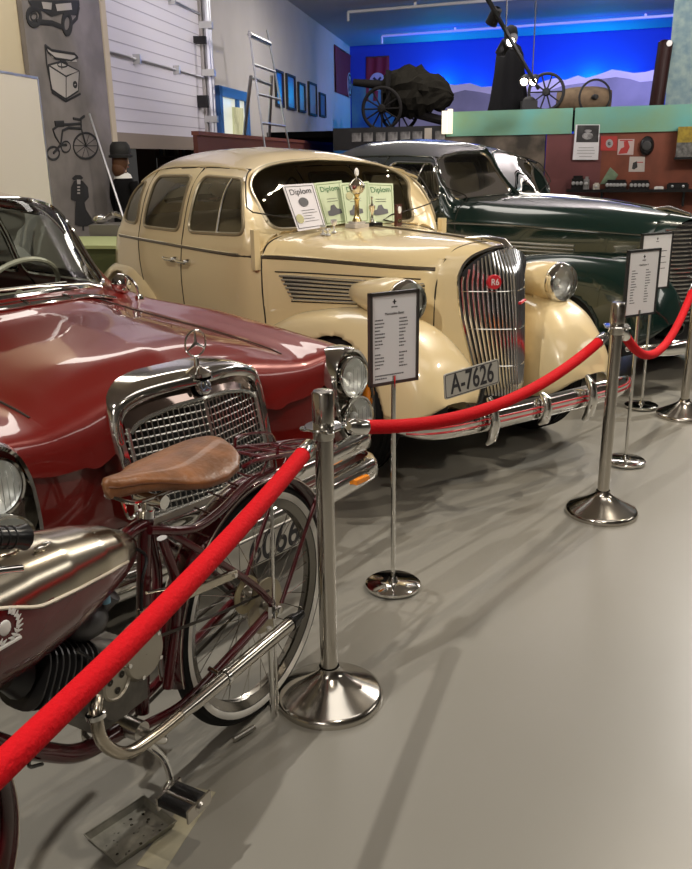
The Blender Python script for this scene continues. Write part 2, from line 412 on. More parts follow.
# cream strip (trim) beside the mural
cs0, _ = lw(98, 60, .06)
m = MB(); wallbox(m, lw(98, 20)[0], gs0, 0, ZT, 0, .05); struct(m.build('trim_1', wallcream, smooth=False))
m = MB(); wallbox(m, -34, lw(20, 30)[0], 0, ZT, 0, .03); struct(m.build('trim_2', wallcream, smooth=False))

# garage door
gd = thing('garage_door', 'white sectional garage door part raised, washed in violet light', 'garage door', tuple(LW0))
mg = mat('garage_panel', (.72, .70, .72), .55, bump=.12, bscale=3)
zh = [gz0, lw(107, 83)[1]*.5+lw(200, 100)[1]*.5, lw(102, 31)[1]*.5+lw(198, 57)[1]*.5, ZT-.02]
zh = [gz0, gz0+.93, gz0+1.86, ZT-.02]
def wl(mb, *a, **k): return wallbox(mb, *a, base=Vector((0, 0, 0)), **k)
for i in range(3):
    m = MB(); wl(m, gs0+.02, gs1-.02, zh[i]+.012, zh[i+1]-.012, -.10, -.03); p = m.build('door_section', mg, gd, smooth=False)
    k = MB(); n = 6
    for j in range(1, n):
        z = zh[i]+(zh[i+1]-zh[i])*j/n; wl(k, gs0+.03, gs1-.03, z-.006, z+.006, -.03, -.026)
    k.build('pressed_rib', mat('rib_grey', (.42, .40, .43), .6), p, smooth=False)
for i in (1, 2):
    m = MB(); a, b = LD*gs0+LN*-.0, LD*gs1+LN*-.0; m.tube([a+Vector((0, 0, zh[i])), b+Vector((0, 0, zh[i]))], .018, 6)
    for q in (.25, .65): c = a.lerp(b, q); m.box((-.06, -.03, -.06), (.06, .03, .06), c=(c.x, c.y, zh[i]))
    m.build('hinge_bar', alu, gd)
m = MB()
c = LD*(gs1+.08)+LN*.06; m.tube([c, c+Vector((0, 0, 4.85))], .05, 8)
c2 = LD*(gs1+.28)+LN*.05; m.tube([c2, c2+Vector((0, 0, 4.85))], .03, 8)
for z in (2.2, 2.9, 3.6, 4.2): m.box((-.1, -.08, -.05), (.1, .08, .05), c=(c.x, c.y, z))
m.build('guide_rail', alu, gd)
m = MB(); c = LD*(gs1-.25)+LN*.05
m.box((-.12, -.06, -.05), (.1, .06, .05), c=(c.x, c.y, 3.35)); m.box((-.10, -.06, -.09), (.08, .06, .09), c=(c.x, c.y, 2.45)); m.build('lock_bracket', blackm, gd)
m = MB(); wl(m, gs0, gs1, gz0-.18, gz0+.01, -.12, .0); m.build('bottom_seal', mat('tan_beam', (.30, .25, .19), .8), gd, smooth=False)

# bookcase in the recess
bkc = onpl(165, 147, LW0+LN*-2.6, LN); BS = (bkc-LW0).dot(LD)
bc = thing('bookcase', 'tall brown bookcase of boxes and books in the dark recess behind the cream car roof', 'bookcase', tuple(LW0+LD*BS+LN*-2.6))
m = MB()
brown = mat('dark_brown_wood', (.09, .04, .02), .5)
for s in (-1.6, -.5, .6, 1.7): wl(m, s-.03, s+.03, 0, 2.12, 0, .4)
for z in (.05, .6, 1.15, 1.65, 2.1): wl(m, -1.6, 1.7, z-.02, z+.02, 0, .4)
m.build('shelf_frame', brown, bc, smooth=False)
bcol = [(.35, .3, .24), (.2, .06, .05), (.1, .14, .2), (.45, .42, .36), (.15, .12, .08), (.28, .2, .1)]
bk = 0
for z0 in (1.671,):
    s = -1.5
    while s < 1.5:
        wd = random.uniform(.10, .18); hh = random.uniform(.26, .36)
        if not any(abs(s+wd/2-q) < .1 for q in (-.5, .6)):
            m = MB(); wallbox(m, 0, wd, 0, hh, 0, .22, base=Vector((0, 0, 0)))
            o = m.build('box_file', mat('file_%d' % (bk % 6), bcol[bk % 6], .6), smooth=False)
            o.location = LW0+LD*(BS+s)+LN*-2.5+Vector((0, 0, z0))
            tag(o, ['beige', 'maroon', 'navy', 'pale grey', 'dark brown', 'tan'][bk % 6]+' box file in the recess bookcase, number %s from the left' % (['one', 'two', 'three', 'four', 'five', 'six', 'seven', 'eight', 'nine', 'ten', 'eleven', 'twelve', 'thirteen', 'fourteen', 'fifteen', 'sixteen', 'seventeen', 'eighteen', 'nineteen', 'twenty']+['last']*20)[bk], 'box file', 'box files in the recess'); bk += 1
        s += wd+.045

# drawings mural
mu_s0 = lw(20, 60)[0]; mu_s1 = lw(98, 60)[0]-.02
MO = LW0+LD*mu_s0
mural = thing('mural_panel', 'tall grey plywood mural with black drawings of vintage things', 'mural', tuple(MO))
plyw = mat('grey_plywood', (.27, .245, .235), .75, noise=.35, nscale=2.2, bump=.1, bscale=5)
m = MB(); wl(m, 0, mu_s1-mu_s0, 0.5, 4.85, .04, .09); m.build('board', plyw, mural, smooth=False)
inkm = mat('mural_ink', (.025, .025, .028), .8); inkw = mat('mural_white', (.48, .45, .43), .8)
def mw(px, py, off=.095):
    p = onpl(px, py, LW0+LN*off, LN)-MO; return Vector((p.x, p.y, p.z))
def mtube(mb, pts, r=.014, closed=False): mb.tube([mw(*p) for p in pts], r, 5, closed=closed, flat=.3, up=tuple(LN))
def mpoly(mb, pts, off=.093):
    a = [mw(x, y, off) for x, y in pts]; b = [mw(x, y, off+.004) for x, y in pts]; n = len(a)
    mb.add(a+b, [tuple(range(n)), tuple(range(n, 2*n))[::-1]]+[(i, (i+1)%n, n+(i+1)%n, n+i) for i in range(n)])
def z1(x, y): return x/2.883, y/2.883
def mcirc(mb, cx, cy, rx, ry, r=.012): mtube(mb, [(cx+rx*math.cos(a), cy+ry*math.sin(a)) for a in np.linspace(0, 2*PI, 24, endpoint=False)], r, True)
# motorcycle / car at the top
m = MB()
for q in [[(80,0),(228,0),(230,15),(222,45),(180,40),(150,48),(120,30),(95,28)]]: mpoly(m, [z1(*p) for p in q])
mcirc(m, *z1(98, 48), 6.5, 8.5, .03); mcirc(m, *z1(193, 68), 4, 10, .035); mcirc(m, *z1(98, 48), 3, 4, .012)
mtube(m, [z1(105, 62), z1(150, 66), z1(185, 80)], .03); mtube(m, [z1(205, 70), z1(222, 52), z1(228, 20)], .02)
m.build('motorcar_drawing', inkm, mural)
m = MB(); mpoly(m, [z1(*p) for p in [(120,5),(150,8),(148,28),(125,25)]], .0985); mpoly(m, [z1(*p) for p in [(160,12),(205,8),(208,28),(165,32)]], .0985); m.build('motorcar_highlight', inkw, mural)
# telephone
m = MB(); mpoly(m, [z1(*p) for p in [(140,190),(175,178),(228,205),(225,262),(190,285),(150,255)]]); mpoly(m, [z1(*p) for p in [(135,140),(150,150),(215,160),(222,178),(200,178),(150,165)]]); m.build('telephone_drawing_fill', inkw, mural)
m = MB()
for q in [[(140,188),(175,178),(228,205),(190,220),(140,188)],[(190,220),(190,285)],[(228,205),(225,262),(190,285),(148,258),(140,188)],[(150,258),(150,266),(190,292),(232,270)],[(130,130),(138,150),(160,168),(205,175),(225,165),(215,155),(150,145),(130,130)],[(175,170),(178,200)],[(130,130),(135,185),(150,260)]]: mtube(m, [z1(*p) for p in q], .013)
mcirc(m, *z1(216, 244), 1.5, 2.2, .02); mcirc(m, *z1(180, 186), 5, 2.5, .012)
m.build('telephone_drawing', inkm, mural)
# tricycle
m = MB(); f8 = lambda x, y: (x/4.943, 80+y/4.943)
mcirc(m, *f8(424, 325), 12.2, 13, .013); mcirc(m, *f8(264, 362), 6, 6.5, .013); mcirc(m, *f8(326, 330), 4.5, 5.5, .009)
for a in range(10): c = f8(424, 325); mtube(m, [c, (c[0]+12*math.cos(a*.63), c[1]+13*math.sin(a*.63))], .004)
for q in [[(264,362),(300,320),(275,280),(262,245),(290,222),(400,215)],[(300,330),(310,250),(340,235),(400,240)],[(400,190),(402,240),(425,325)],[(362,190),(395,195),(418,178)],[(300,320),(330,320)]]: mtube(m, [f8(*p) for p in q], .016)
mtube(m, [f8(272, 216), f8(315, 214)], .035)
m.build('tricycle_drawing', inkm, mural)
# woman in long dress
m = MB()
mpoly(m, [f8(*p) for p in [(352,530),(365,500),(385,492),(410,500),(435,530),(440,580),(418,605),(425,640),(467,705),(430,722),(390,722),(370,715),(372,640),(375,600),(352,590)]])
mpoly(m, [f8(*p) for p in [(356,486),(372,470),(398,470),(412,484),(400,494),(365,496)]]); mtube(m, [f8(411, 722), f8(412, 745)], .02)
m.build('lady_drawing', inkm, mural)
m = MB(); mpoly(m, [f8(*p) for p in [(380,492),(398,492),(398,515),(382,515)]], .0985)
for q in (525, 540, 555): mpoly(m, [f8(x, y) for x, y in [(382,q),(396,q),(396,q+8),(382,q+8)]], .0985)
m.build('lady_drawing_face', inkw, mural)
# white board in front
p0 = onpl(50, 204, LW0+LN*.45, LN); s1 = (p0-LW0).dot(LD); zt = onpl(37, 79, LW0+LN*.45, LN).z; s1b = (onpl(37, 79, LW0+LN*.45, LN)-LW0).dot(LD)
wb = thing('white_board', 'large blank white board leaning beside the grey mural panel', 'display board', tuple(LW0+LD*s1b+LN*.45))
m = MB(); wl(m, -1.3, 0, .05, zt, -.03, .0); m.build('board', mat('white_board', (.72, .68, .60), .6), wb, smooth=False)
m = MB(); wl(m, -1.3, 0.015, zt, zt+.02, -.035, .005); wl(m, 0, .02, .0, zt, -.035, .005); wl(m, -1.3, -1.28, 0, zt, -.035, .005); m.build('frame', alu, wb, smooth=False)
# thin leaning rod
a = onpl(89.5, 114, LW0+LN*.25, LN); b = onpl(119, 204, LW0+LN*.8, LN); d = (b-a); b2 = a+d*(a.z/(a.z-b.z))
tag(MB().tube([a, b2], .012, 8).build('leaning_rod', alu), 'thin pale rod leaning against the grey mural panel', 'rod')
# podium below mural
pa = onpl(112, 240, LW0+LN*1.0, LN); ps = (pa-LW0).dot(LD)
pod = thing('display_platform', 'low platform edged in pale trim covered with green artificial grass', 'platform', tuple(LW0+LD*ps))
m = MB(); wl(m, -.55, .4, 0, pa.z-.03, .15, 1.3); m.build('base', mat('olive_side', (.07, .085, .03), .8), pod, smooth=False)
m = MB(); wl(m, -.57, .42, pa.z-.03, pa.z, .13, 1.32); m.build('edge_trim', mat('pale_green_trim', (.40, .45, .22), .6), pod, smooth=False)
gb = onpl(105, 236, LW0+LN*.7, LN)
m = MB(); wl(m, -.02, .42, 0, .11, -.16, .16); o = m.build('storage_box', mat('grey_box', (.16, .15, .14), .6), smooth=False)
o.location = (gb.x, gb.y, pa.z); tag(o, 'dark grey box on the grass platform below the mural', 'box')
m = MB(); m.tube(cr([(-.25, 0, .02), (-.1, .05, .09), (.05, 0, .06), (.25, .05, .1)], 5), .035, 8); m.ball((-.25, 0, .05), (.08, .06, .05), 8)
o = m.build('handset', chrome); o.location = (gb.x+.15, gb.y+.2, pa.z+.11); tag(o, 'silver and black old implement lying on the grey box', 'implement')

# mannequin
mp = atY(122, 165, 10.5)
man = thing('hat_mannequin', 'mannequin with brown hair in black hat and black coat with white collar', 'mannequin', (mp.x, mp.y, 0), .9); man.scale = (.9, .9, .905)
def skin(name, pts, m, parent, n=14):
    mb = MB(); mb.tube([p[:3] for p in pts], [p[3] for p in pts], n); return mb.build(name, m, parent, angle=80)
skinm = mat('mannequin_skin', (.55, .36, .25), .6); hairm = mat('brown_hair', (.10, .04, .015), .7, bump=.5, bscale=60)
coatm = mat('black_coat', (.007, .007, .008), .9, spec=.15)
bm_ = MB(); rows = []
for z, rx, ry in [(0, .17, .16), (.5, .20, .18), (1.0, .19, .15), (1.2, .15, .12), (1.38, .19, .12), (1.48, .17, .1), (1.54, .07, .065), (1.58, .055, .06)]:
    rows.append([(rx*math.cos(a)*.8, ry*math.sin(a)*1.2, z) for a in np.linspace(0, 2*PI, 20, endpoint=False)])
bm_.grid(rows, cv=True)
for s in (-1, 1): bm_.tube(cr([(0, s*.2, 1.46), (.02, s*.25, 1.2), (.1, s*.24, .98), (.2, s*.2, .9)], 4), [.06]*4+[.055]*4+[.045]*5, 10)
bm_.build('coat', coatm, man, angle=80)
hd = MB(); rows = []
for t in np.linspace(.03, PI-.03, 16):
    r = math.sin(t); zz = math.cos(t)
    rows.append([((.095 if math.cos(a) > 0 else .1)*r*math.cos(a)*(1-.12*(zz < -.2)), .075*r*math.sin(a), 1.71+.125*zz) for a in np.linspace(0, 2*PI, 22, endpoint=False)])
hd.grid(rows, cv=True); hd.tube([(0, 0, 1.5), (0, 0, 1.64)], .052, 12); hd.add([(.09, -.016, 1.69), (.09, .016, 1.69), (.125, 0, 1.685), (.09, 0, 1.735)], [(0, 1, 2), (0, 2, 3), (1, 3, 2), (0, 3, 1)])
hd.build('head', skinm, man, angle=80)
for s in (-1, 1): pass
for s in (1, -1): MB().ball((.083, .03*s, 1.725), (.012, .014, .008), 6).build('eye', inkm, man)
m = MB(); m.ball((.088, 0, 1.645), (.012, .024, .007), 6); m.build('mouth', mat('lip', (.4, .08, .07), .5), man)
m = MB(); m.ball((-.03, 0, 1.71), (.105, .098, .14), 12); m.ball((-.06, 0, 1.62), (.085, .09, .11), 10); m.build('hair', hairm, man)
m = MB(); m.lathe([(.001, .20), (.09, .195), (.125, .15), (.135, .08), (.13, .04), (.155, .03), (.15, .0), (.1, 0)], (-.01, 0, 1.76), (0, 0, 1), 24); m.build('hat', blackm, man)
m = MB(); m.lathe([(.06, .03), (.1, .0), (.12, -.045), (.06, -.03)], (0, 0, 1.55), (0, 0, 1), 20); m.build('collar', white, man)

# blue framed doorway with lit interior
a0 = lw(214.5, 83); a1 = lw(245, 95); 
d1 = thing('window_1', 'x', 'window', tuple(LW0)); del d1['label']; del d1['category']; d1['kind'] = 'structure'
zt = (a0[1]+a1[1])/2; s0, s1 = a0[0], a1[0]
m = MB(); wl(m, s0, s0+.16, 0, zt, .0, .08); wl(m, s1-.16, s1, 0, zt, .0, .08); wl(m, s0, s1, zt-.16, zt, .0, .08); wl(m, s1-.75, s1-.62, 0, zt-.16, 0, .07)
m.build('window_frame', mat('blue_frame', (.03, .11, .33), .45), d1, smooth=False)
m = MB(); wl(m, s0+.16, s1-.16, 0, zt-.16, .005, .02); m.build('window_glass', mat('lit_pane', (.5, .5, .42), .3, emis=(.75, .78, .66), estr=.55), d1, smooth=False)
m = MB()
for q in range(9): c = LD*(s0+.75+q*.07)+LN*(.05+.015*(q % 2)); m.tube([c, c+LD*(.15-.02*q)+Vector((0, 0, zt-.3))], .05, 6)
m.build('curtain', mat('curtain', (.62, .62, .40), .8, emis=(.6, .62, .35), estr=.15), d1)  # weak emission puts the light from behind into the cloth

# dark red partition along the wall
q0 = onpl(205, 143, LW0+LN*.8, LN); q1 = onpl(333, 136.5, LW0+LN*.8, LN)
ss0, ss1 = (q0-LW0).dot(LD)-.3, (q1-LW0).dot(LD); zp = (q0.z+q1.z)/2
pt = thing('partition', 'low dark red partition board running along the wall behind the cream car', 'partition', tuple(LW0+LD*ss0))
m = MB(); wl(m, 0, ss1-ss0, 0, zp-.05, .74, .80); m.build('board', mat('partition_red', (.10, .025, .015), .6), pt, smooth=False)
m = MB(); wl(m, 0, ss1-ss0, zp-.05, zp, .72, .82); m.build('top_rail', mat('partition_rail', (.16, .05, .03), .5), pt, smooth=False)

# pictures on the left wall
fz = lambda x, y: (200+x/4.613, 40+y/4.613)
pics = [((340,130),(382,315),(.03,.03,.30),'tall framed deep blue picture, nearest the ladder'),((392,150),(437,328),(.10,.06,.22),'tall framed portrait second from the ladder, violet tinted'),((447,187),(482,340),(.22,.20,.26),'grey framed picture between two taller ones on the wall'),((495,187),(535,355),(.42,.26,.22),'pinkish framed poster fourth from the ladder'),((546,235),(576,362),(.10,.12,.22),'small dark framed picture, farthest from the ladder')]
for (a, b, c, lab) in pics:
    A = lw(*fz(*a)); B = lw(*fz(*b)); A2 = (A[0], (A[1]+lw(*fz(b[0], a[1]+22))[1])/2); zb = (lw(*fz(a[0], b[1]-12))[1]+B[1])/2
    o = thing('framed_picture', lab, 'picture', tuple(LW0+LD*A[0]+Vector((0, 0, zb))), 0, 'framed pictures on the left wall')
    W, H = B[0]-A[0], A2[1]-zb
    m = MB(); wl(m, 0, W, 0, .05, .0, .05); wl(m, 0, W, H-.05, H, 0, .05); wl(m, 0, .05, .05, H-.05, 0, .05); wl(m, W-.05, W, .05, H-.05, 0, .05); m.build('frame', blackm, o, smooth=False)
    m = MB(); wl(m, .04, W-.04, .04, H-.04, .005, .02); m.build('print', mat('print_'+str(c), c, .3, noise=.5, nscale=3), o, smooth=False)
for i in range(6):
    x0 = 415+i*31; A = lw(*fz(x0, 432+i*3)); B = lw(*fz(x0+27, 480))
    o = thing('framed_photograph', ['leftmost small frame in the low row above the red partition', 'second small frame from the left above the red partition', 'third small frame from the left above the red partition', 'fourth small frame from the left above the red partition', 'fifth small frame from the left above the red partition', 'rightmost small frame in the low row above the red partition'][i], 'photograph', tuple(LW0+LD*A[0]+Vector((0, 0, A[1]-.5))), 0, 'small photographs in the low row')
    W = B[0]-A[0]
    m = MB(); wl(m, 0, W, 0, .5, 0, .03); m.build('frame', blackm, o, smooth=False)
    m = MB(); wl(m, .05, W-.05, .05, .45, .03, .035); m.build('print', mat('photo_tone', (.35, .30, .25), .5, noise=.5, nscale=5), o, smooth=False)

# ladder
ldr = thing('step_ladder', 'aluminium extension step ladder standing against the plaster wall', 'ladder')
lp, ln = LW0+LN*.95, LN
def LP(x, y, off=.95): return onpl(*fz(x, y), LW0+LN*off, LN)
def LPp(p, off): return onpl(p[0], p[1], LW0+LN*off, LN)
def rail(p, q, o0, o1):
    a, b = LPp(p, o0), LPp(q, o1); t = a.z/(a.z-b.z) if a.z != b.z else 1; return a, a+(b-a)*t
topL, topR = (249, 31), (267, 30)
la = rail(topL, (264, 141), .95, 1.15); lb = rail(topR, (288, 141), .95, 1.15)
lc = rail((251, 76), (243.5, 141), .85, .35); ld_ = rail((271.5, 76), (269, 141), .85, .35)
for a, b in (la, lb): MB().tube([a, b], .035, 6, flat=.5).build('front_rail', alu, ldr)
for a, b in (lc, ld_): MB().tube([a, b], .03, 6, flat=.5).build('rear_rail', alu, ldr)
def zlerp(seg, z): a, b = seg; t = (a.z-z)/(a.z-b.z); return a+(b-a)*t
z = la[0].z-.05; i = 0
while z > .15:
    MB().tube([zlerp(la, z), zlerp(lb, z)], .022 if i else .04, 6).build('rung', alu, ldr); z -= .42; i += 1
zt_ = lc[0].z-.02
for z in (zt_, zt_-.9, zt_-1.9): MB().tube([zlerp(lc, z), zlerp(ld_, z)], .03, 6).build('rear_brace', alu, ldr)

# ---- mezzanine, mountains, far objects
FP = atY(570, 108, 16.5); ZL = FP.z
def fp(px, py, off=0): return onpl(px, py, FP+BN*off, BN)
def fs(px, py, off=0): return (fp(px, py, off)-FP).dot(BD)
def fbox(mb, s0, s1, z0, z1, o0, o1): return wallbox(mb, s0, s1, z0, z1, o0, o1, base=Vector((0, 0, 0)), d=BD, n=BN)
FB = Vector((FP.x, FP.y, 0))
sL = fs(446, 120); zb = fp(600, 133).z
turq = mat('turquoise_mural', (.13, .40, .38), .75, col2=(.20, .34, .18), nscale=.9)
sm = fs(573.5, 120)
for k, (a, b) in enumerate(((sL, sm-.02), (sm+.02, 11))):
    m = MB(); fbox(m, a, b, zb, ZL, -.04, .0); o = m.build('fascia_panel', turq, smooth=False); o.location = FB
    tag(o, ['turquoise painted fascia panel above the landscape mural', 'turquoise painted fascia panel above the maroon wall and shelf'][k], 'panel', 'painted fascia panels')
pL = onpl(390, 127, FP, BN); zs = pL.z
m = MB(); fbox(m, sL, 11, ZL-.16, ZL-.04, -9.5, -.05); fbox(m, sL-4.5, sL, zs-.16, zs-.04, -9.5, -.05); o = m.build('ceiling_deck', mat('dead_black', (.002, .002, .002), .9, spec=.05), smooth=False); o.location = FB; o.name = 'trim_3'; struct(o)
# wood wall under the fascia
rw = mat('red_brown_wall', (.23, .062, .03), .6, noise=.35, nscale=3)
m = MB(); fbox(m, fs(601, 160), 11, 0, zb+.02, -.10, -.045); o = m.build('wall_brown', rw, smooth=False); o.location = FB; struct(o)
m = MB(); fbox(m, fs(545, 160), fs(601, 160), 0, zb+.0, -.12, -.045); o = m.build('maroon_panel', mat('maroon_panel', (.17, .055, .055), .7, noise=.2, nscale=2), smooth=False); o.location = FB
tag(o, 'dull maroon wall panel beside the landscape mural', 'panel')
m = MB(); fbox(m, sL-2, fs(545, 160)-.02, 0, zb, -.13, -.05); o = m.build('landscape_mural', mat('landscape_mural', (.20, .16, .12), .8, col2=(.035, .03, .022), nscale=2.2), smooth=False); o.location = FB
tag(o, 'grey brown painted landscape mural behind the green car windscreen', 'mural')
# mountains behind
def mountain(name, pts, off, mtl, lab):
    P = [fp(x, y, -off) for x, y in pts]; base = ZL-.1
    poly = [((p-FP).dot(BD), p.z) for p in P]; poly = [(poly[0][0], base)]+poly+[(poly[-1][0], base)]
    m = MB(); m.prism(poly, -off-.05, -off, lambda a, b, h: tuple(BD*a+BN*h+Vector((0, 0, b)))); o = m.build(name, mtl, smooth=False); o.location = FB; tag(o, lab, 'scenery', 'mountain scenery boards'); return o
mp1 = mat('mountain_pale', (.62, .60, .80), .8, noise=.25, nscale=.7); mp2 = mat('mountain_dark', (.24, .24, .36), .85, noise=.4, nscale=.8)
mountain('mountain_board', [(395,95),(412,90),(424,93),(430,89),(441,80),(449,84),(455,85),(470,83),(482,87),(495,86),(505,82),(520,80),(530,79),(537,84),(544,81),(555,78),(565,80),(578,75.5),(586,78),(597,75),(612,69.5),(622,71),(634,73),(645,72),(653,70),(665,68)], 6.0, mp1, 'pale snowy mountain range board glowing along its crest')
mountain('mountain_board', [(395,100),(412,98),(425,96),(440,90),(453,93),(465,90),(480,92),(495,95),(510,92),(530,94),(545,92),(562,86),(575,84),(590,82),(600,79),(616,77),(630,79),(640,82),(651,81),(665,82)], 5.2, mp2, 'darker mountain board standing in front of the pale range')
# blue floods behind the mountains
BLUE = (.0, .035, 1.0)
def bl(px, py, off, e, sx=.5, col=BLUE, tgt=None, ang=150):
    p = fp(px, py, -off); t = tgt or (p+Vector((0, 0, 1.2))-BN*3.0); l = light('SPOT', 'blue_flood', tuple(p), tuple(t), e, col, .08, angle=ang, blend=.9); return l
BOFF = abs((LW0-FP).dot(BN))
for px, e in ((590, 260), (440, 260), (515, 130), (640, 130), (395, 50)): bl(px, 92, 7.0, e)
for px, py, e in ((590, 82, 170), (555, 86, 60), (622, 80, 60), (440, 90, 170), (475, 92, 50)):
    p = fp(px, py, -(BOFF-.35)); light('POINT', 'blue_lamp', tuple(p), (0, 0, 0), e*.45, (.0, .5, 1.0), .12)
# vertical post, speckled panel
pA = fp(651, 100, -.3)
cw_ = (fs(668, 70, -.3)-fs(653, 70, -.3))/2; m = MB().lathe([(.001, 0), (cw_, 0), (cw_, fp(662, 40, -.3).z-ZL), (cw_*.6, fp(662, 40, -.3).z-ZL+.04), (.001, fp(662, 40, -.3).z-ZL+.05)], tuple(BD*cw_), (.06, .0, 1), 24); pst = m.build('wooden_column', mat('column_wood', (.022, .006, .005), .5, spec=.2), smooth=False); pst.location = tuple(FB+BD*fs(652, 70, -.3)-BN*.3+Vector((0, 0, ZL-.04)))
tag(pst, 'dark brown wooden column standing on the mezzanine at right', 'column')
m = MB(); m.lathe([(.001, .02), (.05, .015), (.05, 0)], tuple(BD*.25+BN*.12+Vector((0, 0, 1.05))), tuple(BN), 12); m.build('white_label', white, pst)
m = MB(); fbox(m, fs(668, 70, -.6), 12, ZL-.04, 4.88, -.66, -.6); o = m.build('speckled_panel', mat('speckled_teal', (.30, .40, .38), .8, col2=(.16, .26, .30), nscale=7), smooth=False); o.location = FB
tag(o, 'speckled pale teal panel behind the dark column at far right', 'panel')
# cloaked figure on mezzanine
cp = fp(508, 104, -.6)
clk = thing('cloaked_mannequin', 'black cloaked headless figure standing on the mezzanine under the track lights', 'mannequin', (cp.x, cp.y, ZL-.04))
rows = []
for i, (z, rx, ry) in enumerate([(0, .40, .26), (.35, .34, .24), (.75, .28, .2), (1.05, .25, .18), (1.18, .2, .14), (1.25, .1, .1)]):
    rows.append([((rx*(1+.05*math.cos(7*a+i)))*math.cos(a), ry*(1+.07*math.cos(9*a))*math.sin(a), z) for a in np.linspace(0, 2*PI, 40, endpoint=False)])
MB().grid(rows, cv=True).build('cloak', coatm, clk, angle=80)
m = MB(); rows = [[(.13*k*math.cos(a), .12*k*math.sin(a), z) for a in np.linspace(0, 2*PI, 16, endpoint=False)] for z, k in ((1.2, .7), (1.3, .95), (1.42, 1), (1.52, .8), (1.56, .2))]
m.grid(rows, cv=True); m.build('hood', coatm, clk, angle=80)
# spoked wheel + hide trunk
def spoked(parent, c, R, nsp, mtl, ax, r=.03, name='spoked_wheel'):
    ax = Vector(ax).normalized(); u = Vector((0, 0, 1)); v = ax.cross(u); c = Vector(c)
    m = MB(); P = [c+(u*math.sin(a)+v*math.cos(a))*R for a in np.linspace(0, 2*PI, 36, endpoint=False)]; m.tube(P, r, 8, closed=True)
    for k in range(nsp): a = k*2*PI/nsp; m.tube([c, c+(u*math.sin(a)+v*math.cos(a))*R], r*.5, 6)
    m.lathe([(.001, -.09), (r*2, -.08), (r*2.6, 0), (r*2, .08), (.001, .09)], tuple(c), tuple(ax), 14)
    return m.build(name, mtl, parent)
wp = fp(546, 96, -.5)
wt = thing('cart_wheel', 'dark spoked cart wheel standing on the mezzanine', 'wheel', (wp.x, wp.y, ZL-.04)); spoked(wt, (0, 0, .36), .32, 10, blackm, BN, name='spokes')
tp = fp(584, 98, -.95)
tr = thing('leather_trunk', 'tan hide covered domed trunk beside the cart wheel on the mezzanine', 'trunk', (tp.x, tp.y, ZL-.04))
m = MB(); rows = []
for s in np.linspace(-.5, .5, 9):
    k = 1-.35*abs(s*2)**3; rows.append([tuple(BD*s+BN*(.25*k*math.cos(a))+Vector((0, 0, max(0, .22+.24*k*math.sin(a))))) for a in np.linspace(0, 2*PI, 20, endpoint=False)])
m.grid(rows, cv=True); base = len(m.v); m.f.append(tuple(range(0, 20))); m.f.append(tuple(range(160, 180))); m.build('body', mat('tan_hide', (.19, .13, .075), .8, noise=.4, nscale=6), tr, angle=60)
spoked(tr, tuple(BD*.22+BN*.3+Vector((0, 0, .25))), .3, 0, blackm, tuple((BN+BD*.5)), .02, 'hoop')
bx = fp(529, 103, -.25); o = MB().box((-.14, -.1, 0), (.14, .1, .2)).ball((0, 0, .2), (.12, .09, .08), 8).build('black_case', blackm); o.location = (bx.x, bx.y, ZL-.04); tag(o, 'small black case between the cloaked figure and the cart wheel', 'case')
# black railing panel with photos, lower shelf for the gun
pL = onpl(390, 127, FP, BN); zs = pL.z
sA, sB = fs(334, 130), fs(444, 130)
bs = thing('photo_fascia', 'long black board along the mezzanine edge below the field gun', 'display board', tuple(FB+BD*sA))
m = MB(); fbox(m, 0, sB-sA, zs-.42, zs, .0, .06); m.build('board', blackm, bs, smooth=False)
for i, x in enumerate((353, 364.5, 377, 389, 401.5, 413.5, 425.5, 436)):
    s = fs(x, 134)
    m = MB(); fbox(m, 0, .19 if i != 6 else .14, 0, .165 if i != 6 else .22, 0, .012); o = m.build('mounted_photo', mat('blank_card' if i == 6 else 'photo_grey', (.42, .38, .32) if i == 6 else (.30, .29, .28), .5, noise=0 if i == 6 else .8, nscale=9), smooth=False)
    o.location = tuple(FB+BD*s+BN*.062+Vector((0, 0, zs-.26))); tag(o, ['leftmost photograph on the black board, darker at its right', 'second photograph from the left on the black board', 'third photograph from the left on the black board', 'fourth photograph from the left on the black board', 'fifth photograph from the left on the black board', 'photograph just left of the blank cream card', '', 'rightmost photograph, beside the lit box on the black board'][i] if i != 6 else 'plain cream upright card mounted on the black board', 'photograph' if i != 6 else 'card', 'photographs on the black board' if i != 6 else None)
# white lamp post at junction
lpz = fp(447, 134, .1); lp_t = fp(447, 111, .1).z
o = thing('lit_box', 'upright white lit box at the left end of the turquoise fascia', 'lamp', tuple(FB+BD*fs(443, 120, .1)+BN*.1))
m = MB(); fbox(m, 0, .1, lpz.z, lp_t, 0, .1); fbox(m, .11, .19, lpz.z, lp_t+.03, 0, .1); m.build('diffuser', mat('lit_box', (.8, .75, .6), .5, emis=(1, .88, .65), estr=.75), o, smooth=False)
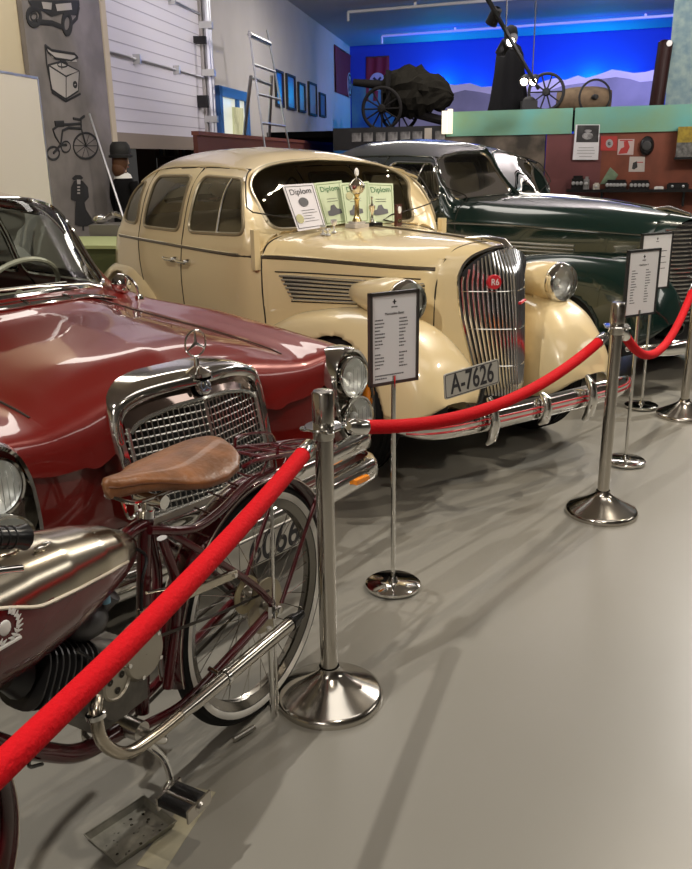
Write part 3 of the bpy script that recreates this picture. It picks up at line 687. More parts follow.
# field gun
gp = fp(395, 125, -1.2); gz = zs-.04
gun = thing('field_gun', 'old dark field gun under netting with a large spoked wheel', 'cannon', (gp.x, gp.y, gz))
dk = mat('gun_grey', (.009, .008, .008), .8, spec=.15); net = mat('camouflage_net', (.009, .008, .006), .95, spec=.1, bump=1, bscale=15)
spoked(gun, tuple(BD*-.15+BN*.45+Vector((0, 0, .42))), .40, 12, dk, BN, .035, 'wheel'); spoked(gun, tuple(BD*-.05+BN*-.5+Vector((0, 0, .42))), .40, 12, dk, BN, .035, 'wheel')
m = MB().tube([tuple(BD*-.9+Vector((0, 0, .98))), tuple(BD*.1+Vector((0, 0, .85)))], [.07, .11], 14); m.build('barrel', dk, gun)
m = MB().tube([tuple(BD*-.2+Vector((0, 0, .5))), tuple(BD*1.3+Vector((0, 0, .1)))], .09, 8); m.build('trail', dk, gun)
m = MB(); fbox(m, -.08, -.02, .45, 1.15, -.4, .4); m.build('shield', dk, gun, smooth=False)
m = MB(); rows = []; rr = random.Random(3)
for i, t in enumerate(np.linspace(0, 1, 14)):
    cx_ = -.25+1.45*t; hh = .42*math.sin(PI*min(1, .15+t*.85))**.6+.05; cz = .72-.12*t+.1*math.sin(t*3)
    rows.append([tuple(BD*(cx_+.04*rr.random())+BN*((hh*.75)*math.cos(a)*(1+.18*rr.uniform(-1, 1)))+Vector((0, 0, cz+hh*math.sin(a)*(1+.2*rr.uniform(-1, 1))))) for a in np.linspace(0, 2*PI, 22, endpoint=False)])
m.grid(rows, cv=True); m.f.append(tuple(range(22))); m.f.append(tuple(range(13*22, 14*22))); m.build('netting', net, gun, smooth=False)
# banners
bred = mat('banner_red', (.20, .012, .02), .8, bump=.2, bscale=4); bwhite = mat('banner_white', (.45, .42, .42), .8)
def banner(name, lab, o, d, n, W, H, disc, marks, kind):
    t = thing(name, lab, 'flag', tuple(o), 0, 'red banners in the far corner'); d = Vector(d); n = Vector(n)
    P = [[tuple(d*(W*i/14)+n*(.03+.025*math.sin(i*1.1+j*.15))+Vector((0, 0, -H*j/12))) for i in range(15)] for j in range(13)]
    P2 = [[tuple(Vector(p)-n*.012) for p in r] for r in P]
    m = MB().grid(P).grid(P2); m.build('cloth', bred, t)
    nn = n*.065; c = d*disc[0]+Vector((0, 0, disc[1]))+nn
    m = MB().lathe([(.001, .004), (disc[2], .004), (disc[2], -.012), (.001, -.012)], tuple(c), tuple(n), 28); m.build('white_disc', bwhite, t)
    m = MB()
    for (x0, z0, x1, z1_, th) in marks:
        a = c+d*x0+Vector((0, 0, z0))+n*.012; b = c+d*x1+Vector((0, 0, z1_))+n*.012; m.tube([a, b], th, 4, flat=.2, up=tuple(n))
    m.build('emblem', inkm, t, smooth=False)
    m = MB().tube([tuple(n*.03), tuple(d*W+n*.03)], .02, 8); m.build('hanging_rod', brown, t)
    return t
sa = lw(334, 70)[0]; sb = lw(358, 70)[0]; za = (lw(334, 46)[1]+lw(358, 61)[1])/2; zc = (lw(334, 93)[1]+lw(358, 100)[1])/2
banner('red_banner', 'faded red banner with a dark ringed disc on the left wall, nearer the pictures', LW0+LD*sa+Vector((0, 0, za)), LD, LN, sb-sa, za-zc, ((sb-sa)*.52, -(za-zc)*.72, .36),
       [(.3*math.cos(a), .3*math.sin(a), .3*math.cos(a+.4), .3*math.sin(a+.4), .03) for a in np.arange(0, 6.28, .4)]+[(-.17, -.17, .17, .17, .04), (-.17, .17, .17, -.17, .04)], 0)
s2a = (onpl(366.5, 70, LW0, BN)-LW0).dot(BD); s2b = (onpl(389.5, 70, LW0, BN)-LW0).dot(BD); z2a = onpl(378, 57, LW0, BN).z; z2b = onpl(378, 101, LW0, BN).z
banner('red_banner', 'bright red banner with a plain white disc and dark mark on the blue wall', LW0+BD*s2a+Vector((0, 0, z2a)), BD, BN, s2b-s2a, z2a-z2b, ((s2b-s2a)*.5, -(z2a-z2b)*.56, .26),
       [(-.12, -.12, .12, .12, .035), (-.12, .12, .12, -.12, .035)], 0)
# turquoise corner painting under the flags
m = MB(); fbox(m, 0.05, 3.0, 1.8, onpl(350, 84, LW0, BN).z, .0, .03); o = m.build('corner_painting', mat('corner_painting', (.10, .26, .22), .8, col2=(.03, .12, .25), nscale=1.6), smooth=False); o.location = (LW0.x, LW0.y, 0)
tag(o, 'blue green painted panel in the far corner below the flags', 'painting')
# shelf with equipment
sh = fp(568, 189, .0); ssh = fs(568, 189); 
shf = thing('wall_shelf', 'long dark shelf along the brown wall behind the green car', 'shelf', tuple(FB+BD*ssh+Vector((0, 0, sh.z))))
m = MB(); fbox(m, 0, 5, -.05, 0, -.04, .32); m.build('shelf_board', black, shf, smooth=False)
for s in (.6, 2.0, 3.4): m = MB(); fbox(m, s, s+.04, -.3, -.05, -.04, .2); m.build('bracket', black, shf, smooth=False)
fb = lambda x, y: (550+x/4.831, 60+y/4.831)
def item(name, lab, cat, x0, x1, y0, y1, mtl, extra=None, dp=.2, grp=None):
    a, b = fb(x0, y1), fb(x1, y0); s0_, s1_ = fs(a[0], a[1], .1), fs(b[0], a[1], .1); H = fp(b[0], b[1], .1).z-fp(b[0], a[1], .1).z
    t = thing(name, lab, cat, tuple(FB+BD*s0_+Vector((0, 0, sh.z+.001))), 0, grp); W = s1_-s0_
    m = MB(); fbox(m, 0, W, 0, H*.8, .04, .02+dp); fbox(m, .02, W-.02, H*.8, H, .04, dp-.04); m.build('case', mtl, t, smooth=False)
    m = MB()
    for k in range(extra or 2): c = BD*(W*(k+.5)/(extra or 2))+BN*(.02+dp)+Vector((0, 0, H*.45)); m.lathe([(.001, .02), (min(.03, H*.2), .015), (min(.035, H*.22), 0)], tuple(c), tuple(BN), 10)
    m.build('dial', alu, t)
    return t
item('radio_set', 'dark radio set at the left end of the wall shelf', 'radio', 105, 160, 555, 620, black, 3)
item('metal_canister', 'grey metal canister beside the dark radio on the shelf', 'canister', 163, 188, 560, 620, mat('grey_metal', (.25, .25, .25), .5, .4), 1)
item('small_box', 'small pale box on the wall shelf next to the canister', 'box', 210, 240, 575, 605, mat('pale_box', (.5, .48, .42), .6), 1)
item('typewriter', 'black typewriter in the middle of the wall shelf', 'typewriter', 270, 370, 560, 605, black, 6)
item('typewriter', 'black typewriter with pale cards on it, right of the other one', 'typewriter', 385, 480, 562, 605, black, 5)
item('low_black_case', 'long low black case at the right end of the wall shelf', 'case', 565, 670, 575, 605, black, 2)
item('stacked_card', 'pale folded card lying on the shelf between the machines', 'card', 505, 550, 592, 604, white, 1)
# green brochure leaning (diamond)
pts = [fb(240, 600), fb(290, 518), fb(330, 555), fb(300, 600)]
m = MB(); P = [((fp(*q, .05)-FP).dot(BD), fp(*q, .05).z) for q in pts]; m.prism(P, -.03, -.02, lambda a, b, h: tuple(BD*a+BN*h+Vector((0, 0, b)))); o = m.build('green_brochure', mat('green_brochure', (.22, .32, .2), .6, noise=.4, nscale=9), smooth=False); o.location = FB
tag(o, 'pale green brochure leaning on the wall above the shelf', 'brochure')
# posters
def poster(name, lab, quad, layers, cat='poster'):
    t = thing(name, lab, cat, tuple(FB)); P = [((fp(*fb(*q), -.03)-FP).dot(BD), fp(*fb(*q), -.03).z) for q in quad]
    f = lambda a, b, h: tuple(BD*a+BN*h+Vector((0, 0, b)))
    MB().prism(P, -.044, -.036, f).build('sheet', layers[0][1], t, smooth=False)
    if cat == 'poster': t.location = FB+BN*.052
    P = np.array(P)
    for nm, ml, rc, shp in layers[1:]:
        u0, u1, v0, v1 = rc or (0, 1, 0, 1)
        def uv(u, v): return P[3]*(1-u)*(1-v)+P[2]*u*(1-v)+P[1]*u*v+P[0]*(1-u)*v   # quad order TL TR BR BL
        if shp == 'b': poly = [uv(u0, v0), uv(u1, v0), uv(u1, v1), uv(u0, v1)]
        elif shp == 'c': poly = [uv((u0+u1)/2+(u1-u0)/2*math.cos(a), (v0+v1)/2+(v1-v0)/2*math.sin(a)) for a in np.linspace(0, 2*PI, 20, endpoint=False)]
        else: poly = [uv(*q) for q in shp]
        MB().prism([tuple(q) for q in poly], -.036, -.033, f).build(nm, ml, t, smooth=False)
    return t
dgrey = mat('print_dark', (.05, .05, .05), .6, noise=.6, nscale=6); lgrey = mat('print_light', (.45, .45, .45), .6, noise=.3, nscale=8); pred = mat('print_red', (.42, .04, .035), .6)
poster('information_poster', 'white information poster with a dark photograph of a car on top', [(125,312),(242,312),(233,482),(110,482)], [('s', paper), ('photograph', dgrey, (.08, .97, .5, .98), 'b'), ('car_picture', lgrey, (.3, .75, .58, .78), 'c'), ('car_roof', lgrey, (.38, .68, .78, .86), 'c'), ('text_lines', mat('text_grey', (.3, .3, .3), .7), (.2, .8, .34, .355), 'b'), ('text_lines', mat('text_grey'), (.15, .85, .26, .275), 'b'), ('text_lines', mat('text_grey'), (.15, .85, .18, .195), 'b'), ('text_lines', mat('text_grey'), (.25, .75, .09, .105), 'b')])
poster('square_sign', 'square red sign with a grey round emblem', [(247,368),(326,368),(322,438),(245,438)], [('s', pred), ('round_emblem', lgrey, (.3, .75, .2, .8), 'c'), ('emblem_centre', dgrey, (.42, .62, .35, .62), 'c')], 'sign')
poster('square_sign', 'square white sign with a red figure printed on it', [(330,382),(408,382),(402,458),(325,458)], [('s', mat('pinkish_paper', (.5, .4, .38), .6)), ('red_figure', pred, 0, [(.05,.05),(.2,.4),(.4,.5),(.35,.85),(.6,.9),(.75,.5),(.6,.1)]), ('sign_caption', pred, (.1, .9, .88, .95), 'b')], 'sign')
poster('square_sign', 'white sign with a small grey emblem, lowest of the wall signs', [(385,467),(459,467),(456,540),(379,540)], [('s', mat('offwhite', (.5, .46, .42), .6)), ('grey_emblem', dgrey, 0, [(.2,.2),(.25,.6),(.5,.7),(.55,.3),(.35,.15)]), ('sign_caption', pred, (.5, .9, .6, .66), 'b')], 'sign')
t = thing('wall_telephone', 'small dark wall telephone hanging right of the signs', 'telephone', tuple(fp(*fb(468, 415), -.02)))
m = MB().ball((0, 0, 0), (.13, .1, .17), 10); m.build('body', black, t); m = MB().lathe([(.001, .02), (.07, .015), (.08, 0)], tuple(BN*.09), tuple(BN), 16); m.build('dial', dgrey, t)
t = thing('yellow_case', 'yellow and grey boxed model on a small bracket shelf at right edge', 'box', tuple(fp(*fb(605, 475), .15)))
m = MB(); fbox(m, 0, .5, .02, .26, -.1, .1); m.build('lower_case', mat('grey_patterned', (.2, .2, .19), .5, noise=.7, nscale=14), t, smooth=False)
m = MB(); fbox(m, .0, .5, .26, .52, -.1, .1); m.build('yellow_lid', mat('yellow_lid', (.38, .27, .02), .5, noise=.5, nscale=12), t, smooth=False)
m = MB(); fbox(m, -.02, .6, -.02, .02, -.19, .12); m.build('bracket_shelf', black, t, smooth=False)
# ceiling conduits and track
for k, (a, b) in enumerate((((348, 12), (470, 2)), ((382, 36), (650, 17)), ((450, 52), (690, 36)))):
    A, B = atZ(*a, 4.82), atZ(*b, 4.82); d = (B-A).normalized(); B = A+d*min(14, (B-A).length+8)
    if B.x > 15.5: B = A+d*((15.5-A.x)/d.x)
    t = thing('ceiling_conduit', ['white ceiling pipe nearest the viewer with a short hooked end', 'white ceiling pipe in the middle with a short hooked end', 'white ceiling pipe nearest the blue wall'][k], 'pipe', tuple(A), 0, 'white pipes under the ceiling')
    m = MB().tube([(0, 0, 0), tuple(B-A)], .035, 8); m.tube([(0, 0, 0), (0, 0, -.2)], .03, 8); m.build('pipe', white, t)
    m = MB()
    for q in (.15, .5, .85): c = (B-A)*q; m.box((-.03, -.03, -.02), (.03, .03, .09), c=tuple(c))
    m.build('pipe_clip', white, t)
trA, trB = atZ(484, -8, 4.6), atZ(534, 78, 3.2)
trA, trB = atY(486, -4, 10.6), atY(538, 88, 14.8)
tk = thing('light_track', 'black track with spotlights running under the ceiling before the blue wall', 'track light', tuple(trA))
D = trB-trA; m = MB().tube([(0, 0, 0), tuple(D)], .03, 6); m.tube([tuple(D*.3), tuple(D*.3+Vector((0, 0, 4.88-trA.z-D.z*.3)))], .01, 5); m.tube([tuple(D*.85), tuple(D*.85+Vector((0, 0, 4.88-trA.z-D.z*.85)))], .01, 5); m.build('track_bar', blackm, tk)
glow = mat('lamp_glow', (1, .9, .75), .4, emis=(1, .86, .66), estr=25)
for (px, py, fr, on) in ((494, 17, .22, 0), (503, 48, .5, 0), (512, 40, .48, 1), (525, 80, .9, 1), (534, 80, .93, 1)):
    c = atY(px, py, trA.y+D.y*fr)-trA; dr = Vector((-.35, -.85, -.4)).normalized() if on else Vector((-.3, .5, -.8)).normalized()
    sp = MB().lathe([(.03, -.12), (.06, -.1), (.07, 0), (.075, .09), (.065, .09), (.06, .05)], tuple(c), tuple(dr), 16).tube([tuple(c), tuple(D*fr)], .012, 6).build('spotlight', blackm, tk)
    if on:
        MB().lathe([(.001, .085), (.055, .08)], tuple(c), tuple(dr), 16).build('lamp_face', glow, sp)

# ------------------------------------------------------------------ pre-war saloons
def fender(parent, C, B, O, I, xs, cutc, m, name='front_fender', side=1, n=56):
    f = lambda tab, x: float(pchip([t[0] for t in tab], np.array([[t[1]] for t in tab]), np.array([x]))[0, 0])
    rows = []
    for x in xs:
        c, b, o, i = f(C, x), f(B, x), f(O, x), f(I, x); yc, hw = (o+i)/2, (o-i)/2
        r = []
        for a in np.linspace(0, PI, n):
            r.append((x, side*(yc-hw*np.sign(math.cos(a))*abs(math.cos(a))**.75), b+(c-b)*math.sin(a)**.7))
        rows.append(r)
    G = np.array(rows); mb = MB(); fs_ = []
    for i in range(G.shape[0]-1):
        for j in range(G.shape[1]-1):
            q = (G[i, j]+G[i+1, j+1])/2
            if cutc and abs(q[1]) > cutc[3] and math.hypot(q[0]-cutc[0], q[2]-cutc[1]) < cutc[2]: continue
            fs_.append((i*n+j, (i+1)*n+j, (i+1)*n+j+1, i*n+j+1))
    V = G.reshape(-1, 3).copy()
    if cutc:   # clean wheel arch edge
        cnt = np.zeros(len(V)); np.add.at(cnt, np.array(fs_).reshape(-1), 1); full = np.zeros(G.shape[:2]); full[:-1, :-1] += 1; full[1:, :-1] += 1; full[:-1, 1:] += 1; full[1:, 1:] += 1
        d = np.hypot(V[:, 0]-cutc[0], V[:, 2]-cutc[1]); k = (np.abs(V[:, 1]) > cutc[3]-.03) & (cnt > 0) & (cnt < full.reshape(-1)) & (np.abs(d-cutc[2]) < .06)
        V[k, 0] = cutc[0]+(V[k, 0]-cutc[0])*cutc[2]/d[k]; V[k, 2] = cutc[1]+(V[k, 2]-cutc[1])*cutc[2]/d[k]
    mb.add(V, fs_); o = mb.build(name, m, parent, angle=60)
    so = o.modifiers.new('thickness', 'SOLIDIFY'); so.thickness = .008; so.offset = -1
    return o, G
def sellip(u0, u1, v0, v1, p=5, n=90):
    return np.array([((u0+u1)/2+(u1-u0)/2*np.sign(math.sin(a))*abs(math.sin(a))**(2/p), (v0+v1)/2+(v1-v0)/2*np.sign(math.cos(a))*abs(math.cos(a))**(2/p)) for a in np.linspace(0, 2*PI, n, endpoint=False)])
def prewar(root, paint, mx, mz, my, split_ws=False, gl=None, front_trim=True):
    """x, z, y maps place the shared body plan on each car"""
    def T(p):
        vx = 0
        if split_ws and p[2] > 1.06: vx = .17*max(0, 1-abs(p[1])/.5)*float(np.interp(p[0], [-2.3, -1.65, -1.1, -.6], [0, 1, 1, 0]))
        return (mx(p[0], p[2])+vx, p[1]*my, mz(p[2], p[0]))
    def st(xs, ys, zs):
        if not hasattr(xs, '__len__'): xs = [xs]*10
        return [T((a, b, c)) for a, b, c in zip(xs, ys, zs)]
    ctrl = [
     st([-3.70,-3.78,-3.76,-3.65,-3.58,-3.42,-3.22,-3.05,-2.95,-2.85], [0]*10, [.40,.6,.82,1.02,1.10,1.28,1.43,1.52,1.56,1.59]),
     st([-3.66,-3.73,-3.71,-3.60,-3.53,-3.38,-3.18,-3.0,-2.87,-2.75], [.42,.43,.44,.44,.43,.40,.34,.25,.13,0], [.40,.6,.82,1.02,1.10,1.28,1.43,1.53,1.58,1.61]),
     st([-3.45,-3.51,-3.49,-3.42,-3.36,-3.23,-3.06,-2.85,-2.7,-2.62], [.64,.66,.67,.66,.645,.595,.515,.40,.21,0], [.40,.6,.82,1.02,1.10,1.28,1.43,1.54,1.60,1.62]),
     st([-3.15,-3.2,-3.19,-3.16,-3.13,-3.04,-2.90,-2.74,-2.6,-2.5], [.69,.72,.74,.727,.712,.662,.585,.455,.235,0], [.38,.6,.82,1.02,1.10,1.28,1.43,1.545,1.605,1.62]),
     st(-2.3, [.70,.735,.755,.74,.725,.68,.615,.49,.26,0], [.36,.55,.82,1.02,1.10,1.28,1.43,1.54,1.605,1.625]),
     st([-1.8,-1.8,-1.8,-1.8,-1.8,-1.82,-1.85,-1.85,-1.87,-1.88], [.70,.735,.755,.74,.725,.68,.615,.485,.26,0], [.36,.55,.82,1.02,1.10,1.28,1.42,1.525,1.585,1.60]),
     st([-1.35,-1.35,-1.33,-1.30,-1.26,-1.31,-1.40,-1.50,-1.56,-1.60], [.68,.71,.725,.72,.71,.672,.61,.47,.27,0], [.37,.55,.82,1.02,1.10,1.28,1.41,1.495,1.535,1.55]),
     st([-1.28,-1.28,-1.26,-1.24,-1.22,-1.26,-1.35,-1.38,-1.395,-1.40], [.67,.70,.712,.705,.69,.640,.56,.44,.25,0], [.37,.55,.82,1.01,1.08,1.20,1.305,1.33,1.345,1.35]),
     st([-1.18,-1.18,-1.17,-1.16,-1.15,-1.17,-1.20,-1.20,-1.19,-1.18], [.65,.67,.68,.665,.64,.60,.52,.40,.22,0], [.37,.55,.82,1.0,1.05,1.10,1.13,1.145,1.155,1.16]),
     st([-1.0]*10, [.57,.59,.60,.58,.55,.495,.42,.31,.17,0], [.40,.55,.8,1.0,1.045,1.09,1.12,1.14,1.155,1.162]),
     st(-.5, [.46,.47,.47,.455,.43,.39,.33,.25,.13,0], [.40,.55,.8,.985,1.035,1.08,1.11,1.13,1.147,1.155]),
     st(-.10, [.31,.33,.335,.33,.312,.28,.24,.18,.095,0], [.40,.55,.8,.975,1.025,1.065,1.095,1.12,1.135,1.14]),
     st([.105,.085,.03,.01,.01,.015,.03,.05,.075,.09], [.14,.17,.21,.216,.204,.179,.146,.104,.05,0], [.40,.55,.8,.96,1.01,1.05,1.08,1.10,1.115,1.12]),
    ]
    us = [-3.8,-3.65,-3.4,-3.1,-2.3,-1.8,-1.4,-1.3,-1.18,-1.0,-.5,-.10,.04]
    P2 = lambda pts, r=.05: np.array([(mx(a, b), mz(b, a)) for a, b in rpoly(pts, r)])
    F2 = lambda pts, r=.05: np.array([(a*my, mz(b, -1.3)) for a, b in rpoly(pts, r)])
    w_front = P2([(-1.95,1.45),(-1.42,1.435),(-1.33,1.34),(-1.245,1.14),(-1.96,1.115)], .06)
    w_rear = P2([(-2.66,1.445),(-2.09,1.45),(-2.10,1.115),(-2.72,1.11)], .06)
    w_qtr = P2([(-3.06,1.34),(-2.86,1.43),(-2.83,1.12),(-3.13,1.13)], .07)
    d_front = P2([(-2.03,1.50),(-1.45,1.485),(-1.33,1.42),(-1.15,1.1),(-1.13,.8),(-1.13,.39),(-2.05,.39)], .03)
    d_rear = P2([(-2.76,1.49),(-2.03,1.50),(-2.05,.39),(-2.45,.39),(-2.72,.72),(-2.79,1.0)], .03)
    xr = (mx(-1.62, 1.5), mx(-1.12, 1.1))
    zb = 1.155
    if split_ws: wsp = [sellip(-1.388, -1.192, .07, 3.05, 5), sellip(-1.388, -1.192, -3.05, -.07, 5)]
    else: wsp = [sellip(-1.385, -1.195, -2.95, 2.95, 4.5, 160)]
    rw_ = [F2([(.03, 1.22), (.26, 1.22), (.24, 1.38), (.03, 1.39)], .05)]; rw_.append(rw_[0]*np.array([-1, 1]))
    hood = P2([(-1.10,.72),(-.06,.72),(-.06,1.3),(-1.10,1.3)], .01)
    regs = [('ws%d' % i, 'P', p, xr) for i, p in enumerate(wsp)]
    for s in (1, -1):
        regs += [('wf%d' % s, 'S', w_front, (.3, s)), ('wr%d' % s, 'S', w_rear, (.3, s)), ('wq%d' % s, 'S', w_qtr, (.3, s)), ('df%d' % s, 'S', d_front, (.3, s)), ('dr%d' % s, 'S', d_rear, (.3, s))]
    regs += [('rw%d' % i, 'R', p, (-9, mx(-2.9, 1.3))) for i, p in enumerate(rw_)]
    regs += [('hood', 'S', hood, (-1, 0))]
    ud = np.concatenate([np.linspace(-3.8, -1.45, 130, endpoint=False), np.linspace(-1.45, -1.14, 60, endpoint=False), np.linspace(-1.14, .04, 70)])
    out, onS = shell(us, ctrl, regs, per=12, us_dense=ud, mxws=mx(-1.12, 1))
    out['body'].build('body', paint, root, angle=55)
    names = {'wf': 'side_window', 'wr': 'side_window', 'wq': 'quarter_window', 'ws': 'windscreen', 'rw': 'rear_window'}
    doors = {}
    for s in (1, -1):
        for k in ('df', 'dr'): doors[k+str(s)] = out[k+str(s)].build('door', paint, root, angle=55)
    gw = glass('saloon_glass', (.70, .72, .66))
    for key, mb in out.items():
        if key[:2] in names:
            par = root
            if key[:2] == 'wf': par = doors['df'+key[2:]]
            if key[:2] == 'wr': par = doors['dr'+key[2:]]
            mb.build(names[key[:2]], gw if key[:2] != 'ws' else glass('windscreen_prewar', (.72, .74, .68)), par, angle=80)
    out['hood'].build('bonnet', paint, root, angle=55)
    # window trims and shut lines
    fr = chrome if split_ws else mat('window_trim', (.30, .25, .16), .3, .3)
    for s in (1, -1):
        for poly, par in ((w_front, doors['df%d' % s]), (w_rear, doors['dr%d' % s]), (w_qtr, root)):
            P = smooth_path(onS('S', dense(poly, .03, True), s, off=.002), 2, True); MB().tube(P, .011, 6, closed=True).build('window_trim', fr, par)
        for poly in (d_front, d_rear):
            P = smooth_path(onS('S', dense(poly, .03, True), s, off=.000), 2, True); MB().tube(P, .0045, 5, closed=True).build('door_gap', seam, root)
        a, b = P2([(-1.56, 1.44), (-1.565, 1.12)], 0)[[0, -1]]
        P = smooth_path(onS('S', dense([a, b], .03), s, off=.003), 2); MB().tube(P, .008, 6).build('vent_bar', chrome, doors['df%d' % s])
        # handles
        for hx, k in ((-2.16, 'dr'), (-1.96, 'df')):
            c = onS('S', [(mx(hx, .93), mz(.935, hx))], s)[0]; c = V3(c)
            MB().tube([c+V3((-.09, s*.035, .004)), c+V3((-.03, s*.045, 0)), c+V3((.06, s*.035, 0))], [.009, .012, .010], 8).lathe([(.02, 0), (.022, .01), (.012, .045)], tuple(c+V3((.05, 0, 0))), (0, s, 0), 14).build('door_handle', chrome, doors[k+str(s)])
        # belt moulding
        pth = [(mx(x, 1.02), mz(1.02, x)) for x in (-3.2, -2.6, -1.9, -1.3, -1.15, -.8, -.4, -.07)]
        P = smooth_path(onS('S', dense(pth, .04), s, off=.002), 3)
        MB().tube(P, .0075, 6).build('belt_moulding', mat('dark_moulding', (.06, .045, .03), .3) if not split_ws else chrome, root)
        P[:, 2] += .010
        if not split_ws: MB().tube(P, .004, 6).build('chrome_strip', chrome, root)
        P = smooth_path(onS('S', dense([(mx(x, z), mz(z, x)) for x, z in ((-3.0, 1.40), (-2.8, 1.485), (-2.5, 1.505), (-1.9, 1.505), (-1.5, 1.485), (-1.36, 1.42))], .04), s, off=.004), 3)
        MB().tube(P, .008, 6).build('drip_rail', paint, root)
    for p in wsp:
        P = onS('P', p); MB().tube(P, .012, 6, closed=True).build('windscreen_trim', chrome if split_ws else mat('window_trim'), root)
    if split_ws:
        P = onS('P', [(u_, 0) for u_ in np.linspace(-1.40, -1.19, 12)]); MB().tube(smooth_path(P, 2), .016, 8).build('windscreen_pillar', paint, root)
    # hood seams
    P = [onS('S', [(mx(-.06, 1.0), mz(z_, -.06))], sd_)[0] for sd_, zz_ in ((-1, np.linspace(.5, 1.03, 18)), (1, np.linspace(1.03, .5, 18))) for z_ in zz_]; P = P[:18]+onS('T', dense([(mx(-.06, 1.1), -.24*my), (mx(-.06, 1.1), .24*my)], .02), off=.0)+P[18:]
    MB().tube(smooth_path(P, 4), .004, 5).build('bonnet_gap', seam, root)
    P = smooth_path(onS('T', dense([(mx(-1.12, 1.1), 0), (mx(-.12, 1.1), 0)], .04), off=.003), 3); MB().tube(P, .006, 6).build('bonnet_hinge', chrome if split_ws else mat('dark_moulding'), root)
    # wheels, fenders, running boards
    X = lambda x: mx(x, .5)
    for s in (1, -1):
        C = [(-1.75,.36),(-1.6,.39),(-1.3,.50),(-1.0,.66),(-.7,.775),(-.3,.83),(-.05,.815),(.07,.775),(.16,.71),(.235,.63),(.285,.54),(.315,.47)]
        Bt = [(-1.75,.32),(-1.2,.33),(-.1,.33),(.08,.335),(.18,.36),(.26,.40),(.315,.462)]
        O = [(-1.75,.79),(-1.3,.80),(-.6,.80),(-.1,.785),(.05,.76),(.17,.71),(.26,.65),(.315,.54)]
        I = [(-1.75,.64),(-1.3,.56),(-.9,.46),(-.5,.36),(-.1,.27),(.05,.24),(.14,.24),(.22,.25),(.29,.31),(.315,.42)]
        tr_ = lambda tab, f=1, z=False: [(X(a), mz(b, a) if z else b*f) for a, b in tab]
        xs = np.concatenate([np.linspace(-1.75, .08, 110), np.linspace(.09, .27, 20), .315-.045*np.linspace(1, 0, 9)[1:]**2])
        fender(root, tr_(C, z=True), tr_(Bt, z=True), tr_(O, my), tr_(I, my), [X(x) for x in xs], (X(-.275), .33, .39 if not split_ws else .30, .66), paint, 'front_fender', s)
        C = [(-4.02,.40),(-3.97,.50),(-3.85,.62),(-3.6,.745),(-3.3,.82),(-3.0,.83),(-2.75,.77),(-2.5,.62),(-2.3,.44)]
        Bt = [(-4.02,.38),(-3.8,.35),(-2.3,.33)]
        O = [(-4.02,.60),(-3.9,.72),(-3.6,.79),(-3.1,.82),(-2.5,.81),(-2.3,.78)]
        I = [(-4.02,.55),(-3.9,.42),(-3.6,.5),(-2.3,.62)]
        fender(root, tr_(C, z=True), tr_(Bt, z=True), tr_(O, my), tr_(I, my), [X(x) for x in np.linspace(-4.02, -2.3, 90)], (X(-3.15), .37, .40, .72), paint, 'rear_fender', s)
        MB().box((X(-2.6), s*.66*my if s > 0 else -.86*my, .29), (X(-1.55), s*.86*my if s > 0 else -.66*my, .335)).build('running_board', blackm, root, smooth=False)
        for xw in (-.32, -3.15): wheel_parts(root, X(xw), s*.64*my, .365, .15, .23, s, chrome, paint)
    MB().box((X(-3.5), -.6, .24), (X(.0), .6, .38)).build('chassis', blackm, root, smooth=False)
    # cabin
    for x0, x1 in ((-2.15, -1.72), (-3.1, -2.65)):
        seat = MB(); P = []
        for y in np.linspace(-.58, .58, 13):
            k = 1-.06*abs(y/.58)**6; P.append([(mx(a, b), y, b*k) for a, b in ((x1, .5), (x1+.03, .72), (x1-.1, .80), (x0+.1, .78), (x0+.02, .95), (x0-.05, 1.14), (x0-.13, 1.17), (x0-.18, 1.10), (x0-.12, .5))])
        seat.grid(P); 
        for k in (0, 12): base = k*9; seat.f.append(tuple(base+j for j in range(9)))
        seat.build('seat', int_tan, root, angle=60)
    MB().box((mx(-1.32, 1), -.6, .80), (mx(-1.24, 1), .6, mz(1.08, -1.3))).build('dashboard', int_dark, root, smooth=False)
    c = V3((mx(-1.62, 1), .30 if split_ws else .30, 1.06)); ax = V3((-.75, 0, .66)); u = V3((0, 1, 0)); v = np.cross(ax, u)
    sw = MB().tube([c+.20*(math.cos(a)*u+math.sin(a)*v) for a in np.linspace(0, 2*PI, 32, endpoint=False)], .012, 8, closed=True)
    for a in (PI/6, 5*PI/6, -PI/2): sw.tube([c, c+.2*(math.cos(a)*u+math.sin(a)*v)], .008, 6)
    sw.tube([c, c-ax*.5], .018, 8); sw.build('steering_wheel', black, root)
    return out, onS

def pl(tab): xs = [t[0] for t in tab]; ys = [t[1] for t in tab]; return lambda v: float(np.interp(v, xs, ys))

# ---- cream saloon
CA = math.radians(-55.957)
cream = thing('vintage_saloon', 'cream pre-war saloon with waterfall chrome grille, plate A-7626 and diplomas on the cowl', 'car', (.725, 4.26, 0), CA, 'museum cars')
c_out, c_on = prewar(cream, P_cream, lambda x, z: x, lambda z, x: z, 1.0)
def grille_w(z): return float(np.interp(z, [.40, .55, .8, .96], [.135, .165, .205, .212]))
def grille_top(y): return float(np.interp(abs(y)*1.2, [0, .06, .125, .175, .215, .245, .257], [1.118, 1.113, 1.098, 1.078, 1.048, 1.0, .955]))
def grille_p(y, z):
    wv = grille_w(z); xr_ = float(np.interp(z, [.40, .8, 1.0, 1.12], [.23, .195, .165, .10])); xe = float(np.interp(z, [.40, .55, .8, .96, 1.12], [.11, .09, .035, .015, .065]))
    return (xr_-(xr_-xe)*min(1.1, abs(y)/wv)**1.6, y, z)
gm = MB(); N = 12
